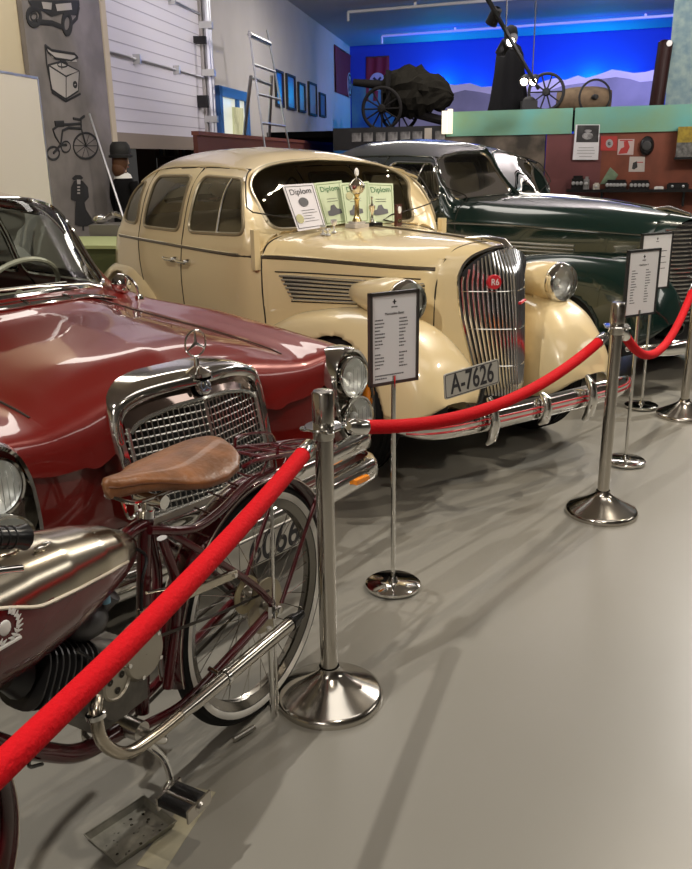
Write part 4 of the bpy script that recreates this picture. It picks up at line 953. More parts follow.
gr = MB().grid([[V3(grille_p(s*grille_w(z)*.99 if z < .95 else s*.208, min(z, grille_top(s*.208)-.003)))-V3((.025, 0, 0)) for z in np.linspace(.40, 1.115, 24)] for s in np.linspace(-1, 1, 31)]).build('grille', mat('grille_dark', (.02, .02, .022), .5), cream)
for i in range(-N, N+1):
    f0 = i/(N+.4); P = []
    for t in np.linspace(0, 1, 20):
        z = .41+t*(1.12-.41); y = f0*grille_w(min(z, .96)); zt_ = grille_top(y)-.004
        if z > zt_: z = zt_
        P.append(grille_p(y, z))
        if z == zt_: break
    gm.tube(P, .0062 if i else .010, 6)
gm.build('grille_bars', mat('bright_bars', (.86, .88, .92), .16, 1), gr)
for z in (.56, .74, .92): MB().tube([V3(grille_p(s*grille_w(z), z))+V3((.006, 0, 0)) for s in np.linspace(-1, 1, 21)], .0022, 5).build('grille_crossbar', chrome, gr)
edge = [(.108, .139, .40), (.088, .169, .55), (.034, .210, .8), (.014, .218, .96), (.014, .206, 1.01), (.02, .182, 1.052), (.034, .148, 1.083), (.055, .105, 1.103), (.08, .05, 1.12), (.100, 0, 1.125)]
edge = edge+[(a, -b, c) for a, b, c in edge[-2::-1]]
MB().tube(cr(edge, 4), .009, 8).build('grille_surround', chrome, cream)
redm = mat('badge_red', (.55, .02, .03), .3, coat=.5)
bc_ = V3(grille_p(-.095, .965)); bn = V3((.90, -.42, .05))
bd = MB().lathe([(.001, .022), (.032, .02), (.036, .01), (.036, -.005)], tuple(bc_), tuple(bn), 28).build('round_badge', redm, cream)
bmx = frame_mtx(tuple(bc_+bn*.0235), (.42, .93, 0), (0, 0, 1))
text('badge_monogram', 'R6', .044, white, bd, bmx, .0008, .85)
MB().tube([V3(grille_p(.02, .86))+V3((.012, 0, 0)), V3(grille_p(.085, .865))+V3((.014, 0, 0))], .011, 8, flat=.6).build('red_badge', redm, cream)
# ornament on the bonnet
MB().tube([(-.18, 0, 1.148), (-.03, 0, 1.156), (.09, 0, 1.146), (.14, 0, 1.12)], [.012, .028, .03, .012], 12, flat=.5).build('bonnet_ornament', chrome, cream)
# louvres
for s in (1, -1):
    for i in range(7):
        t = i/6; x0 = -1.03+.09*t; x1 = .0-.20*t; z0, z1_ = .925-.125*t, .955-.085*t*1.2
        P = smooth_path(c_on('S', dense([(x0, z0), (min(x1, -.1), z0+(z1_-z0)*.9)], .05), s, off=.006), 2)
        lv = MB().tube(P, .0065, 6).build('louvre_strip', mat('louvre_chrome', (.88, .86, .80), .2, .85), cream)
    for i in range(6):
        t = (i+.5)/6; x0 = -1.02+.09*t; x1 = .0-.20*t; z0, z1_ = .925-.125*t, .955-.085*t*1.2
        P = smooth_path(c_on('S', dense([(x0, z0), (min(x1, -.1), z0+(z1_-z0)*.9)], .05), s, off=-.001), 2); MB().tube(P, .0055, 6).build('louvre_slot', seam, cream)
    P = smooth_path(c_on('S', dense([(-1.06, .945), (-.12, .975)], .05), s, off=.002), 2); MB().tube(P, .0035, 5).build('louvre_border', seam, cream)
    P = smooth_path(c_on('S', dense([(-.95, .790), (-.13, .845)], .05), s, off=.002), 2); MB().tube(P, .0035, 5).build('louvre_border', seam, cream)
    # direction indicator on the scuttle
    c = V3(c_on('S', [(-1.165, 1.0)], s)[0]); MB().box((-.022, -.018, -.03), (.022, .018, .19), c=tuple(c+V3((0, s*.012, -.02)))).build('direction_indicator', P_cream, cream)
    c = V3(c_on('S', [(-.5, .77)], s)[0]); MB().lathe([(.001, .015), (.012, .012), (.014, 0)], tuple(c), (0, s, 0), 12).build('bonnet_catch', chrome, cream)
    # headlamps
    headlamp(cream, (.0, s*.52, .895), .092, 1, P_cream, 'headlamp', .46)
    MB().tube([(-.10, s*.52, .76), (-.12, s*.5, .84)], [.09, .06], 12, flat=.6).build('headlamp_foot', P_cream, cream)
# bumper
bb = MB(); rows = []
for y in np.linspace(-.78, .78, 49):
    k = abs(y)/.78; xb = .385-.02*k**2-.10*k**8; hgt = .056*(1-.75*k**10); rows.append([(xb+.03*(math.cos(a))*(1 if math.cos(a) > 0 else .3)*(1-.5*k**10), y, .385+hgt*math.sin(a)) for a in np.linspace(0, 2*PI, 16, endpoint=False)])
bb.grid(rows, cv=True); bb.f.append(tuple(range(16))); bb.f.append(tuple(range(48*16, 49*16))); bm1 = bb.build('bumper', chrome, cream)
for dz in (-.012, .012):
    MB().tube([(.385-.02*k**2-.10*k**8+.031*(1-.5*k**10), y, .385+dz) for y in np.linspace(-.76, .76, 50) for k in [abs(y)/.78]], .004, 5).build('red_pinstripe', redm, bm1)
for y, hh in ((-.36, .11), (-.02, .075), (.30, .115)):
    m = MB().tube([(.40, y, .385-hh), (.43, y, .385-hh*.7), (.445, y, .385), (.43, y, .385+hh*.7), (.40, y, .385+hh)], [.012, .024, .028, .024, .012], 12); m.build('overrider', chrome, cream)
for y in (-.36, .30): MB().tube([(.38, y, .38), (.1, y*.9, .36)], .018, 6).build('bumper_iron', black, cream)
# number plate
pm = mat('plate_silver', (.50, .49, .45), .35, .3)
def plate(parent, c, nrm, W, H, s, m, off=0, csz=.85, sx=.8, align='CENTER', roll=0):
    n = Vector(nrm).normalized(); u = (Vector((-n.y, n.x, 0)).normalized()+Vector((0, 0, roll))).normalized(); up = n.cross(u)
    if up.z < 0: up = -up
    mb = MB(); vs = []
    P = rpoly([(-W/2, -H/2), (W/2, -H/2), (W/2, H/2), (-W/2, H/2)], .012)
    mb.prism([tuple(p) for p in P], -.003, .003, lambda a, b, h: tuple(Vector(c)+u*a+up*b+n*h)); o = mb.build('number_plate', m, parent, smooth=False)
    P = rpoly([(-W/2+.006, -H/2+.006), (W/2-.006, -H/2+.006), (W/2-.006, H/2-.006), (-W/2+.006, H/2-.006)], .01)
    MB().tube([Vector(c)+u*a+up*b+n*.003 for a, b in P], .0018, 4, closed=True).build('plate_border', ink, o)
    mt = frame_mtx(tuple(Vector(c)+n*.004+u*off), tuple(u), tuple(up)); text('plate_lettering', s, H*csz*1.3, ink, o, mt, .0008, sx, align, .0015)
    return o
plate(cream, (.475, -.535, .625), (1, -.02, 0), .31, .112, 'A-7626', pm, sx=.66, roll=.09)
MB().tube([(.468, -.46, .58), (.40, -.44, .40)], .012, 6).build('plate_bracket', black, cream)
text('maker_text', 'Made in Gy.', .022, ink, cream, frame_mtx((.462, -.50, .50), (0, 1, 0), (0, 0, 1)), .0005)

# ---- dark green saloon
gs_x = pl([(-4.1, -4.75), (-3.8, -4.45), (-3.15, -3.85), (-1.6, -2.12), (-1.4, -1.95), (-1.18, -1.71), (-.33, -.48), (0, .0), (.47, .40)])
gs_z = pl([(0, 0), (.36, .36), (.8, .86), (1.02, 1.04), (1.16, 1.245), (1.35, 1.41), (1.50, 1.555), (1.55, 1.60), (1.63, 1.715)])
def gs_zz(z, x):
    if x > -.6 and z > .9: k = min(1, (x+.6)/.6); return gs_z(z)-.07*k*(z-.9)/.26
    return gs_z(z)
green = thing('vintage_saloon', 'dark green pre-war saloon with divided windscreen, parked farthest back', 'car', (2.356, 5.975, 0), math.radians(-54.143), 'museum cars')
g_out, g_on = prewar(green, P_green, lambda x, z: gs_x(x), gs_zz, .94, split_ws=True)
m = MB()
gg = MB().grid([[(-.02+.10*(1-abs(s)**2)+.05*(1-(z-.42)/.7)-.03, s*np.interp(z, [.42, .6, .9, 1.05, 1.10], [.20, .235, .26, .22, .13]), z) for z in np.linspace(.42, 1.10, 18)] for s in np.linspace(-1, 1, 25)]).build('grille', mat('grille_dark'), green)
for z in np.linspace(.44, 1.08, 24):
    wv = np.interp(z, [.42, .6, .9, 1.05, 1.10], [.20, .235, .26, .22, .13])
    m.tube([(-.02+.10*(1-abs(s)**2)+.05*(1-(z-.42)/.7), s*wv*1.01, z) for s in np.linspace(-1, 1, 21)], .0065, 5)
m.tube([(.085+.05*(1-(z-.42)/.7), 0, z) for z in (.42, .7, .9, 1.1)], .013, 8); m.build('grille_bars', chrome, gg)
for s in (1, -1):
    for dz in (0, .028, .056):
        P = smooth_path(g_on('S', dense([(gs_x(-1.0), .86+dz), (gs_x(-.42), .865+dz)], .05), s, off=.006), 2); MB().tube(P, .009, 6).build('louvre_strip', mat('louvre_chrome'), green)
    headlamp(green, (.02, s*.50, .80), .085, 1, P_green, 'headlamp', .5)
rows = []; bb = MB()
for y in np.linspace(-.88, .88, 41):
    k = abs(y)/.88; xb = .44-.05*k**2-.14*k**8; rows.append([(xb+.03*math.cos(a), y, .37+.05*(1-.6*k**8)*math.sin(a)) for a in np.linspace(0, 2*PI, 14, endpoint=False)])
bb.grid(rows, cv=True); bb.build('bumper', chrome, green)
for y in (-.42, .42): MB().tube([(.47, y, .27), (.50, y, .31), (.515, y, .38), (.50, y, .45), (.47, y, .49)], [.012, .026, .03, .026, .012], 12).build('overrider', chrome, green); MB().tube([(.44, y, .37), (.1, y*.9, .36)], .018, 6).build('bumper_iron', black, green)
MB().tube([(-.32, 0, 1.165), (-.15, 0, 1.175), (.02, 0, 1.14)], [.012, .022, .012], 10).build('bonnet_ornament', chrome, green)
c = V3(g_on('S', [(gs_x(-1.32), gs_z(1.06))], -1)[0]); mm = MB().tube([c, c+V3((.04, -.10, .05)), c+V3((.05, -.14, .12))], .008, 8).lathe([(.001, -.03), (.05, -.02), (.065, 0), (.06, .008), (.001, .008)], tuple(c+V3((.05, -.15, .17))), (-1, -.1, 0), 24).build('wing_mirror', chrome, green)
MB().tube([(gs_x(-1.17), .05, 1.26), (gs_x(-1.25), .25, 1.30), (gs_x(-1.28), .42, 1.36)], .006, 6).build('wiper', black, green)

# ------------------------------------------------------------------ maroon saloon in front
RA = math.radians(-39.857)
merc = thing('classic_saloon', 'glossy maroon four door saloon with upright chrome grille and star, nearest the viewer', 'car', (-.482, 2.728, 0), RA, 'museum cars')
def stn(xs, ys, zs):
    if not hasattr(xs, '__len__'): xs = [xs]*12
    return list(zip(xs, ys, zs))
YH = [.74,.85,.885,.895,.885,.84,.76,.66,.56,.45,.25,0]
def hood_st(x, dz, hz, yf=1, vz=None):
    zs = [.20,.24,.42,.60,.735+dz*.6,.82+dz,.852+dz,.846+dz,.838+dz*1.05,.862+hz,.905+hz,.922+hz]
    return stn(x, [y*yf for y in YH], zs)
mct = [
 stn([-4.42]*12, [0]*12, [.30,.34,.45,.60,.70,.76,.80,.82,.84,.85,.86,.86]),
 stn([-4.38]*12, [.55,.66,.72,.74,.72,.68,.62,.54,.45,.34,.18,0], [.28,.30,.42,.60,.72,.80,.84,.86,.87,.88,.885,.885]),
 stn([-4.12]*12, [.70,.80,.84,.85,.84,.81,.75,.66,.56,.42,.22,0], [.24,.28,.42,.60,.74,.84,.88,.90,.905,.91,.915,.915]),
 stn([-3.75,-3.75,-3.75,-3.75,-3.75,-3.75,-3.75,-3.75,-3.72,-3.68,-3.66,-3.64], [.73,.85,.88,.89,.88,.845,.79,.71,.60,.45,.24,0], [.20,.24,.42,.60,.76,.87,.91,.93,.94,.945,.95,.95]),
 stn([-3.4]*8+[-3.32,-3.22,-3.15,-3.12], [.73,.86,.89,.90,.89,.855,.80,.735,.66,.55,.32,0], [.20,.24,.42,.60,.78,.885,.925,.98,1.10,1.22,1.28,1.29]),
 stn([-3.0]*8+[-2.96,-2.92,-2.88,-2.85], [.73,.86,.89,.90,.89,.858,.815,.765,.70,.595,.34,0], [.19,.23,.42,.60,.78,.885,.93,1.01,1.18,1.32,1.395,1.41]),
 stn(-2.3, [.73,.86,.89,.90,.89,.858,.818,.768,.705,.605,.35,0], [.18,.22,.42,.60,.78,.885,.93,1.01,1.19,1.345,1.43,1.45]),
 stn([-1.75]*7+[-1.75,-1.78,-1.80,-1.80,-1.80], [.73,.86,.89,.90,.89,.856,.815,.765,.695,.585,.34,0], [.18,.22,.42,.60,.775,.88,.93,1.01,1.18,1.33,1.42,1.44]),
 stn([-1.5,-1.5,-1.5,-1.5,-1.5,-1.5,-1.54,-1.58,-1.62,-1.60,-1.51,-1.46], [.73,.86,.89,.90,.89,.852,.805,.725,.625,.515,.30,0], [.18,.22,.42,.60,.77,.875,.93,1.02,1.235,1.345,1.392,1.405]),
 stn([-1.42,-1.42,-1.42,-1.42,-1.42,-1.42,-1.45,-1.47,-1.48,-1.42,-1.31,-1.26], [.73,.86,.89,.90,.89,.85,.795,.715,.62,.51,.30,0], [.18,.22,.42,.60,.768,.87,.93,.99,1.10,1.165,1.205,1.215]),
 stn([-1.35,-1.35,-1.35,-1.35,-1.35,-1.35,-1.36,-1.355,-1.33,-1.24,-1.13,-1.08], [.73,.86,.89,.90,.89,.85,.785,.70,.62,.50,.30,0], [.19,.22,.42,.60,.768,.868,.925,.945,.965,.99,1.012,1.02]),
 stn([-1.22,-1.22,-1.22,-1.22,-1.22,-1.22,-1.21,-1.19,-1.15,-1.08,-1.0,-.97], YH, [.19,.22,.42,.60,.765,.865,.915,.918,.915,.94,.985,.995]),
 hood_st(-.86, .052, .052), hood_st(-.54, .026, .03), hood_st(-.27, .0, .005, .992), 
 stn([-.10]*8+[-.11,-.13,-.16,-.17], [.72,.84,.89,.90,.885,.84,.765,.665,.56,.45,.30,0], [.22,.24,.42,.58,.72,.80,.828,.818,.812,.832,.862,.89]),
 stn([-.03]*7+[-.03,-.035,-.045,-.06,-.13], [.72,.83,.88,.89,.875,.838,.765,.665,.56,.45,.34,0], [.23,.25,.42,.58,.71,.79,.818,.792,.778,.785,.80,.87]),
 stn([.0,.0,.0,.0,.0,.0,.0,-.01,-.015,-.02,-.03,-.10], [.72,.83,.87,.88,.87,.835,.765,.665,.56,.45,.345,0], [.24,.26,.42,.58,.70,.78,.81,.71,.672,.665,.665,.85]),
]
mus = [-4.7,-4.66,-4.3,-3.75,-3.4,-3.0,-2.3,-1.8,-1.56,-1.46,-1.36,-1.2,-.86,-.54,-.27,-.10,-.03,0]
r2 = lambda pts, r=.04: rpoly(pts, r)
mwf = r2([(-1.62,.955),(-1.80,1.30),(-2.36,1.33),(-2.36,.955)], .03); mwr = r2([(-2.42,.955),(-2.42,1.33),(-2.92,1.30),(-3.14,.955)], .05)
mdf = r2([(-1.45,.26),(-1.45,.90),(-1.56,.945),(-1.77,1.33),(-2.39,1.36),(-2.39,.26)], .02); mdr = r2([(-2.39,.26),(-2.39,1.36),(-2.98,1.33),(-3.2,.95),(-3.12,.6),(-2.95,.26)], .03)
mws = r2([(-.60,.988),(-.3,1.028),(0,1.04),(.3,1.028),(.60,.988),(.515,1.31),(.3,1.365),(0,1.38),(-.3,1.365),(-.515,1.31)], .04)
mrw = r2([(-.55,1.0),(.55,1.0),(.46,1.2),(0,1.26),(-.46,1.2)], .05)
mhood = r2([(-1.12,-.50),(-1.08,0),(-1.12,.50),(-.6,.54),(-.0,.53),(.05,.53),(.05,-.53),(-.0,-.53),(-.6,-.54)], .02)
arch = lambda x0: np.array([(x0+.37*math.cos(a), .31+.37*math.sin(a)) for a in np.linspace(-.35, PI+.35, 30)])
AX1, AX2 = -.62, -3.37
regs = []
for s in (1, -1): regs += [('wf%d' % s, 'S', mwf, (.3, s)), ('wr%d' % s, 'S', mwr, (.3, s)), ('df%d' % s, 'S', mdf, (.3, s)), ('dr%d' % s, 'S', mdr, (.3, s)), ('cut_a%d' % s, 'S', arch(AX1), (.62, s)), ('cut_b%d' % s, 'S', arch(AX2), (.62, s))]
regs += [('ws0', 'P', sellip(-1.552, -1.372, -3.0, 3.0, 6, 160), (-1.7, -1.03)), ('rw0', 'R', mrw, (-3.7, -3.0)), ('hood', 'T', mhood, (.66, 0))]
ud = np.concatenate([np.linspace(-4.7, -1.62, 130, endpoint=False), np.linspace(-1.62, -1.1, 80, endpoint=False), np.linspace(-1.1, 0, 90)])
mo, mS = shell(mus, mct, regs, per=12, us_dense=ud)
mo['body'].build('body', P_red, merc, angle=55); mo['hood'].build('bonnet', P_red, merc, angle=55)
mdoors = {}
for s in (1, -1):
    for k in ('df', 'dr'): mdoors[k+str(s)] = mo[k+str(s)].build('door', P_red, merc, angle=55)
for key, mb in mo.items():
    if key[:2] in ('wf', 'wr'): mb.build('side_window', G_win, mdoors[('df' if key[1] == 'f' else 'dr')+key[2:]], angle=80)
    if key[:2] == 'ws': mb.build('windscreen', G_ws, merc, angle=80)
    if key[:2] == 'rw': mb.build('rear_window', G_win, merc, angle=80)
MB().tube(mS('P', sellip(-1.552, -1.372, -3.0, 3.0, 6, 160)), .011, 6, closed=True).build('windscreen_trim', chrome, merc)
for poly, view, xr_, nm in ((mrw, 'F', (-3.7, -3.0), 'rear_window_trim'),):
    P = smooth_path(mS(view, dense(poly, .03, True), 1, xr_, off=.003 if nm[0] == 'w' else -.003), 2, True); MB().tube(P, .011, 6, closed=True).build(nm, chrome, merc)
P = smooth_path(mS('T', dense([(-.14, .535), (-.6, .54), (-1.10, .50), (-1.07, .2), (-1.06, 0), (-1.07, -.2), (-1.10, -.50), (-.6, -.54), (-.14, -.535)], .03), off=0), 2); MB().tube(P, .0042, 5).build('bonnet_gap', seam, merc)
for s in (1, -1):
    for poly, par in ((mwf, mdoors['df%d' % s]), (mwr, mdoors['dr%d' % s])):
        P = smooth_path(mS('S', dense(poly, .03, True), s, off=.002), 2, True); MB().tube(P, .009, 6, closed=True).build('window_trim', chrome, par)
    for poly in (mdf, mdr):
        P = smooth_path(mS('S', dense(poly, .03, True), s), 2, True); MB().tube(P, .004, 5, closed=True).build('door_gap', seam, merc)
    P = smooth_path(mS('S', dense([(-.05, .53), (-1.4, .56), (-3.0, .56), (-4.3, .53)], .05), s, off=.003), 2); P = [p for p in P if abs(p[0]-AX1) > .37 and abs(p[0]-AX2) > .37]
    segs = [[p for p in P if p[0] < AX2], [p for p in P if AX2 < p[0] < AX1]]
    for g_ in segs:
        if len(g_) > 3: MB().tube(g_, .010, 6).build('side_trim', chrome, merc)
    P = smooth_path(mS('S', dense([(-1.62, 1.0), (-1.78, 1.345), (-2.4, 1.375), (-2.95, 1.345), (-3.2, 1.05)], .04), s, off=.004), 3); MB().tube(P, .009, 6).build('drip_rail', chrome, merc)
    for ax_ in (AX1, AX2):
        wheel_parts(merc, ax_, s*.75, .315, .16, .19, s, chrome, P_red, ww=True)
        c = [(ax_+.372*math.cos(a), s*.885, .31+.372*math.sin(a)) for a in np.linspace(-.3, PI+.3, 30)]; MB().tube(c, .008, 6).build('arch_trim', chrome, merc)
    for hx in (-2.25, -2.95):
        c = V3(mS('S', [(hx, .82)], s)[0]); MB().tube([c+V3((-.07, s*.01, 0)), c+V3((-.05, s*.04, 0)), c+V3((.07, s*.04, 0)), c+V3((.09, s*.01, 0))], .011, 8).build('door_handle', chrome, mdoors[('df' if hx > -2.4 else 'dr')+str(s)])
# front panel under the bonnet lip
top = [(.875, .60), (.865, .70), (.83, .775), (.76, .80), (.66, .700), (.56, .665), (.44, .658), (.33, .665), (.15, .83), (0, .845)]
top = [(-a, b) for a, b in top]+[(a, b) for a, b in top[::-1]][1:]
MB().grid([[(float(np.interp(abs(y), [0, .34, .42, .60], [-.13, -.11, -.055, -.03]))+.015*math.sin(t*PI), y, .24+(z-.24)*t) for t in np.linspace(0, 1, 8)] for y, z in top]).build('front_panel', P_red, merc, angle=80)
MB().box((-4.2, -.62, .2), (-.1, .62, .30)).build('chassis', blackm, merc, smooth=False)
MB().box((-1.28, -.02, .3), (-.1, .02, .32)).box((-1.15, -.5, .3), (-.2, .5, .5)).build('engine_bay', blackm, merc, smooth=False)
# headlamp units
def stad(cy, cz, hw, hh, n=36, p=2.6):
    return [(cy+hw*np.sign(math.cos(a))*abs(math.cos(a))**(2/p), cz+hh*np.sign(math.sin(a))*abs(math.sin(a))**(2/p)) for a in np.linspace(0, 2*PI, n, endpoint=False)]
for s in (1, -1):
    rings = []
    for x, hw, hh in ((-.14, .118, .185), (-.02, .122, .196), (.03, .121, .196), (.052, .113, .188), (.048, .104, .178), (.03, .100, .174), (.0, .093, .165)):
        rings.append([(x-.16*(z-.63) if x > -.05 else x, y, z) for y, z in stad(s*.758, .632, hw, hh)])
    hb = MB().grid(rings, cv=True).build('headlamp_bezel', chrome, merc, angle=50)
    MB().grid([[(x_[0]-.0, .758*s+(x_[1]-.758*s)*k, .632+(x_[2]-.632)*k) for x_ in rings[-1]] for k in (1, .6, .2, .01)], cv=True).build('bezel_inner', steel, hb)
    for z, x in ((.712, .035), (.552, .058)):
        c = (x, s*.758, z); r = .079
        MB().lathe([(.001, .052), (r*.4, .048), (r*.75, .034), (r*.97, .01), (r, 0)], c, (1, 0, .05), 32).build('lamp_lens', G_clear, hb)
        MB().lathe([(.001, -.06), (r*.5, -.04), (r*.8, -.015), (r*.98, .003)], c, (1, 0, .05), 32).build('reflector', mat('silvered_reflector', (.86, .86, .83), .35, .35), hb)
        MB().lathe([(r*.97, .012), (r*1.06, .012), (r*1.1, .0), (r*1.08, -.02)], c, (1, 0, .05), 32).build('lamp_ring', chrome, hb)
        MB().ball((x-.02, s*.758, z), .016, 8).build('bulb', white, hb)
        fl = MB()
        for q in np.linspace(-.055, .055, 7): fl.tube([(x+.045-abs(q)*.3, s*.758+q, z-math.sqrt(.06**2-min(q*q, .0035))*.9), (x+.045-abs(q)*.3, s*.758+q, z+math.sqrt(.06**2-min(q*q, .0035))*.9)], .0012, 4)
        fl.build('lens_flute', G_lens, hb)
    MB().ball((.02, s*.872, .60), (.03, .022, .09), 8).build('indicator_lens', amber, merc)
# grille with shell
gp_ = [(.308, .43), (.318, .55), (.324, .68), (.324, .755), (.314, .806), (.278, .836), (.20, .860), (.10, .872), (0, .876)]
ring = [(-a, b) for a, b in gp_]+[(a, b) for a, b in gp_[::-1]][1:]
ring = [(p[0], p[1]) for p in cr([(a, b, 0) for a, b in ring], 4)]
def gx(y, z): return .115-.075*(abs(y)/.33)**1.2-.11*(z-.43)/.46
inset = lambda y, z, k: ((y*(1-k/.33)), .43+(z-.43)*(1-k*1.25/.46))
rows = [[(gx(y, z)-.16, y*1.01, z+.012) for y, z in ring], [(gx(y, z)-.06, y*1.01, z+.008) for y, z in ring], [(gx(y, z)+.0, y, z) for y, z in ring], [(gx(y, z)+.012, *inset(y, z, .012)) for y, z in ring],
        [(gx(y, z)+.012, *inset(y, z, .030)) for y, z in ring], [(gx(y, z)+.0, *inset(y, z, .036)) for y, z in ring], [(gx(y, z)-.035, *inset(y, z, .05 if z < .8 else .062)) for y, z in ring]]
shl = MB().grid(rows).build('grille_shell', chrome, merc, angle=50)
def gtop(y): return float(np.interp(abs(y), [0, .1, .2, .245, .27], [.792, .787, .768, .752, .728]))
gw_ = .272
MB().grid([[(gx(y, z)-.07, y, .44+(z-.44)*1) for z in np.linspace(.44, gtop(y), 10)] for y in np.linspace(-.30, .30, 25)]).build('grille_back', mat('grille_dark'), merc)
# chrome slope panel between the shell top and the mesh
P = [[(gx(y, .80)+.0-.035*t, y, gtop(y)+(.832-.03*(abs(y)/.27)**3-gtop(y))*t) for t in np.linspace(0, 1, 5)] for y in np.linspace(-.275, .275, 31)]
MB().grid(P).build('grille_header', mat('dark_chrome', (.42, .33, .30), .08, 1), shl)
gm = MB()
for i in range(-14, 15):
    y = gw_*i/14.0*1.0; gm.tube([(gx(y, z)-.013, y, z) for z in np.linspace(.435, gtop(y), 8)], .0036 if i else .009, 5)
zz = .445
while zz < .80:
    ys = [y for y in np.linspace(-.285, .285, 41) if gtop(y) > zz]
    if len(ys) > 3: gm.tube([(gx(y, zz)-.016, y, zz) for y in ys], .0036, 5)
    zz += .0235
gm.tube([(gx(y, .44)-.005, y, .437) for y in np.linspace(-.31, .31, 21)], .009, 6)
gm.tube([(gx(y, gtop(y))-.006, y, gtop(y)) for y in np.linspace(-.27, .27, 31)], .007, 6)
for s in (1, -1): gm.tube([(gx(.275, z)-.008, s*.277, z) for z in np.linspace(.437, .745, 8)], .007, 6)
gm.build('grille_mesh', mat('grille_alu', (.68, .67, .63), .2, .95), merc)
# badge and star
bc_ = V3((gx(0, .80)-.003, 0, .830)); bdg = MB().lathe([(.001, .010), (.022, .009), (.027, .005), (.028, -.01)], tuple(bc_), (.93, 0, .37), 28).build('grille_badge', chrome, merc)
mm = MB()
for a in (PI/2, PI/2+2*PI/3, PI/2-2*PI/3): mm.tube([bc_+V3((.011, 0, 0)), bc_+V3((.011-.008*math.sin(a), .021*math.cos(a), .021*math.sin(a)))], [.004, .0012], 5)
mm.lathe([(.001, .0095), (.02, .0092)], tuple(bc_), (.93, 0, .37), 20); mm.build('badge_star', mat('badge_blue', (.12, .14, .2), .3, .5), bdg)
sb = V3((-.005, 0, .876)); sm_ = MB().lathe([(.045, -.012), (.045, 0), (.03, .008), (.010, .02), (.008, .045), (.005, .05)], tuple(sb), (0, 0, 1), 24)
sm_.grid([[V3((sb[0]+.10*t-.05, k*.045*(1-t*t*.4), sb[2]-.005-.015*t)) for k in (-1, 0, 1)] for t in np.linspace(-.4, 1, 6)])
cs = sb+V3((0, 0, .095)); sm_.tube([cs+V3((0, .043*math.cos(a), .043*math.sin(a))) for a in np.linspace(0, 2*PI, 36, endpoint=False)], .0032, 8, closed=True)
for a in (PI/2, PI/2+2*PI/3, PI/2-2*PI/3): sm_.tube([cs, cs+V3((0, .042*math.cos(a), .042*math.sin(a)))], [.006, .0018], 6)
sm_.build('bonnet_star', chrome, merc)
# bumpers
def bar(zc, hh, xf, yw, dep, name='bumper', m=chrome, inset_=0):
    rows = []
    for t in np.linspace(-1, 1, 61):
        k = abs(t); y = yw*math.sin(min(1, k*1.02)*PI/2)**.9*np.sign(t) if False else yw*t
        y = yw*np.sign(t)*min(1, k/.86)**.96 if k < .86 else yw*np.sign(t)*(1+.0*(k-.86)); x = xf-.05*(min(k, .86)/.86)**3-(.10*((k-.80)/.20)**1.5*4 if k > .80 else 0)
        rows.append([(x+dep*max(-.2, math.cos(a)), y+np.sign(t)*(dep*.6*math.cos(a) if k > .8 else 0)*min(1, (k-.8)/.1) if k > .8 else y, zc+hh*np.sign(math.sin(a))*abs(math.sin(a))**.8) for a in np.linspace(0, 2*PI, 18, endpoint=False)])
    return MB().grid(rows, cv=True).build(name, m, merc, angle=60)
bar(.475, .042, .155, .78, .035, 'upper_bumper'); bar(.352, .052, .165, .80, .045, 'bumper')
bar(.415, .03, .10, .77, .02, 'bumper_inset', mat('grey_inset', (.25, .25, .24), .4, .5))
MB().box((.19, .56, .352), (.210, .64, .370)).build('bumper_glint', amber, merc)  # amber reflection in the chrome, put in as a small block
plate(merc, (.232, .015, .300), (1, 0, -.12), .40, .118, '6066', mat('plate_white', (.62, .60, .54), .4), off=.07, sx=.80, csz=1.02)
for s in (1, -1): MB().tube([(.15, s*.4, .36), (-.1, s*.4, .33)], .02, 6).build('bumper_iron', black, merc)
# cowl vent, wipers, mirror, steering wheel, seats
bl_ = [(-1.02-.0*abs(y)-.62*y*y, y) for y in np.linspace(-.52, .52, 41)]
P = smooth_path(mS('T', bl_, off=.002), 3); MB().tube(P, .028, 8, flat=.22).build('cowl_vent', seam, merc)
P1 = [(p[0]+.032, p[1], p[2]-.002) for p in P]; MB().tube(P1, .005, 6).build('cowl_trim', chrome, merc)
for q in (12, 20, 28): MB().tube([P[q]+V3((-.03, 0, .012)), P[q]+V3((.035, 0, .006))], .005, 6).build('cowl_clip', chrome, merc)
MB().tube([(-1.14, .44, 1.01), (-1.12, .36, 1.035), (-1.10, .1, 1.055), (-1.09, -.18, 1.062)], [.008, .006, .005, .004], 6).tube([(-1.11, .25, 1.058), (-1.10, -.25, 1.068)], .006, 6, flat=.4).build('wiper', steel_b, merc)
for s in (1,):
    c = V3(mS('T', [(-1.22, s*.70)])[0]); MB().lathe([(.001, .02), (.018, .015), (.022, 0)], tuple(c), (0, 0, 1), 14).tube(cr([c, c+V3((-.02, 0, .06)), c+V3((-.07, -.01, .10)), c+V3((-.10, -.02, .09))], 5), .006, 8).lathe([(.001, -.035), (.03, -.03), (.048, -.01), (.052, .012), (.046, .018), (.001, .016)], tuple(c+V3((-.10, -.02, .06))), (-1, 0, 0), 24).build('wing_mirror', chrome, merc)
cw = V3((-1.70, .36, .95)); ax = V3((-.8, 0, .6)); u = V3((0, 1, 0)); v = np.cross(ax, u); ivory = mat('ivory_rim', (.50, .47, .38), .35)
swm = MB().tube([cw+.205*(math.cos(a)*u+math.sin(a)*v) for a in np.linspace(0, 2*PI, 40, endpoint=False)], .0125, 8, closed=True).tube([cw, cw-ax*.45], .02, 8)
for a in (0, PI): swm.tube([cw-ax*.03, cw+.2*(math.cos(a)*u+math.sin(a)*v)], [.025, .008], 8)
swm.build('steering_wheel', ivory, merc)
MB().box((-1.52, -.66, .72), (-1.30, .66, .915)).build('dashboard', int_dark, merc, smooth=False)
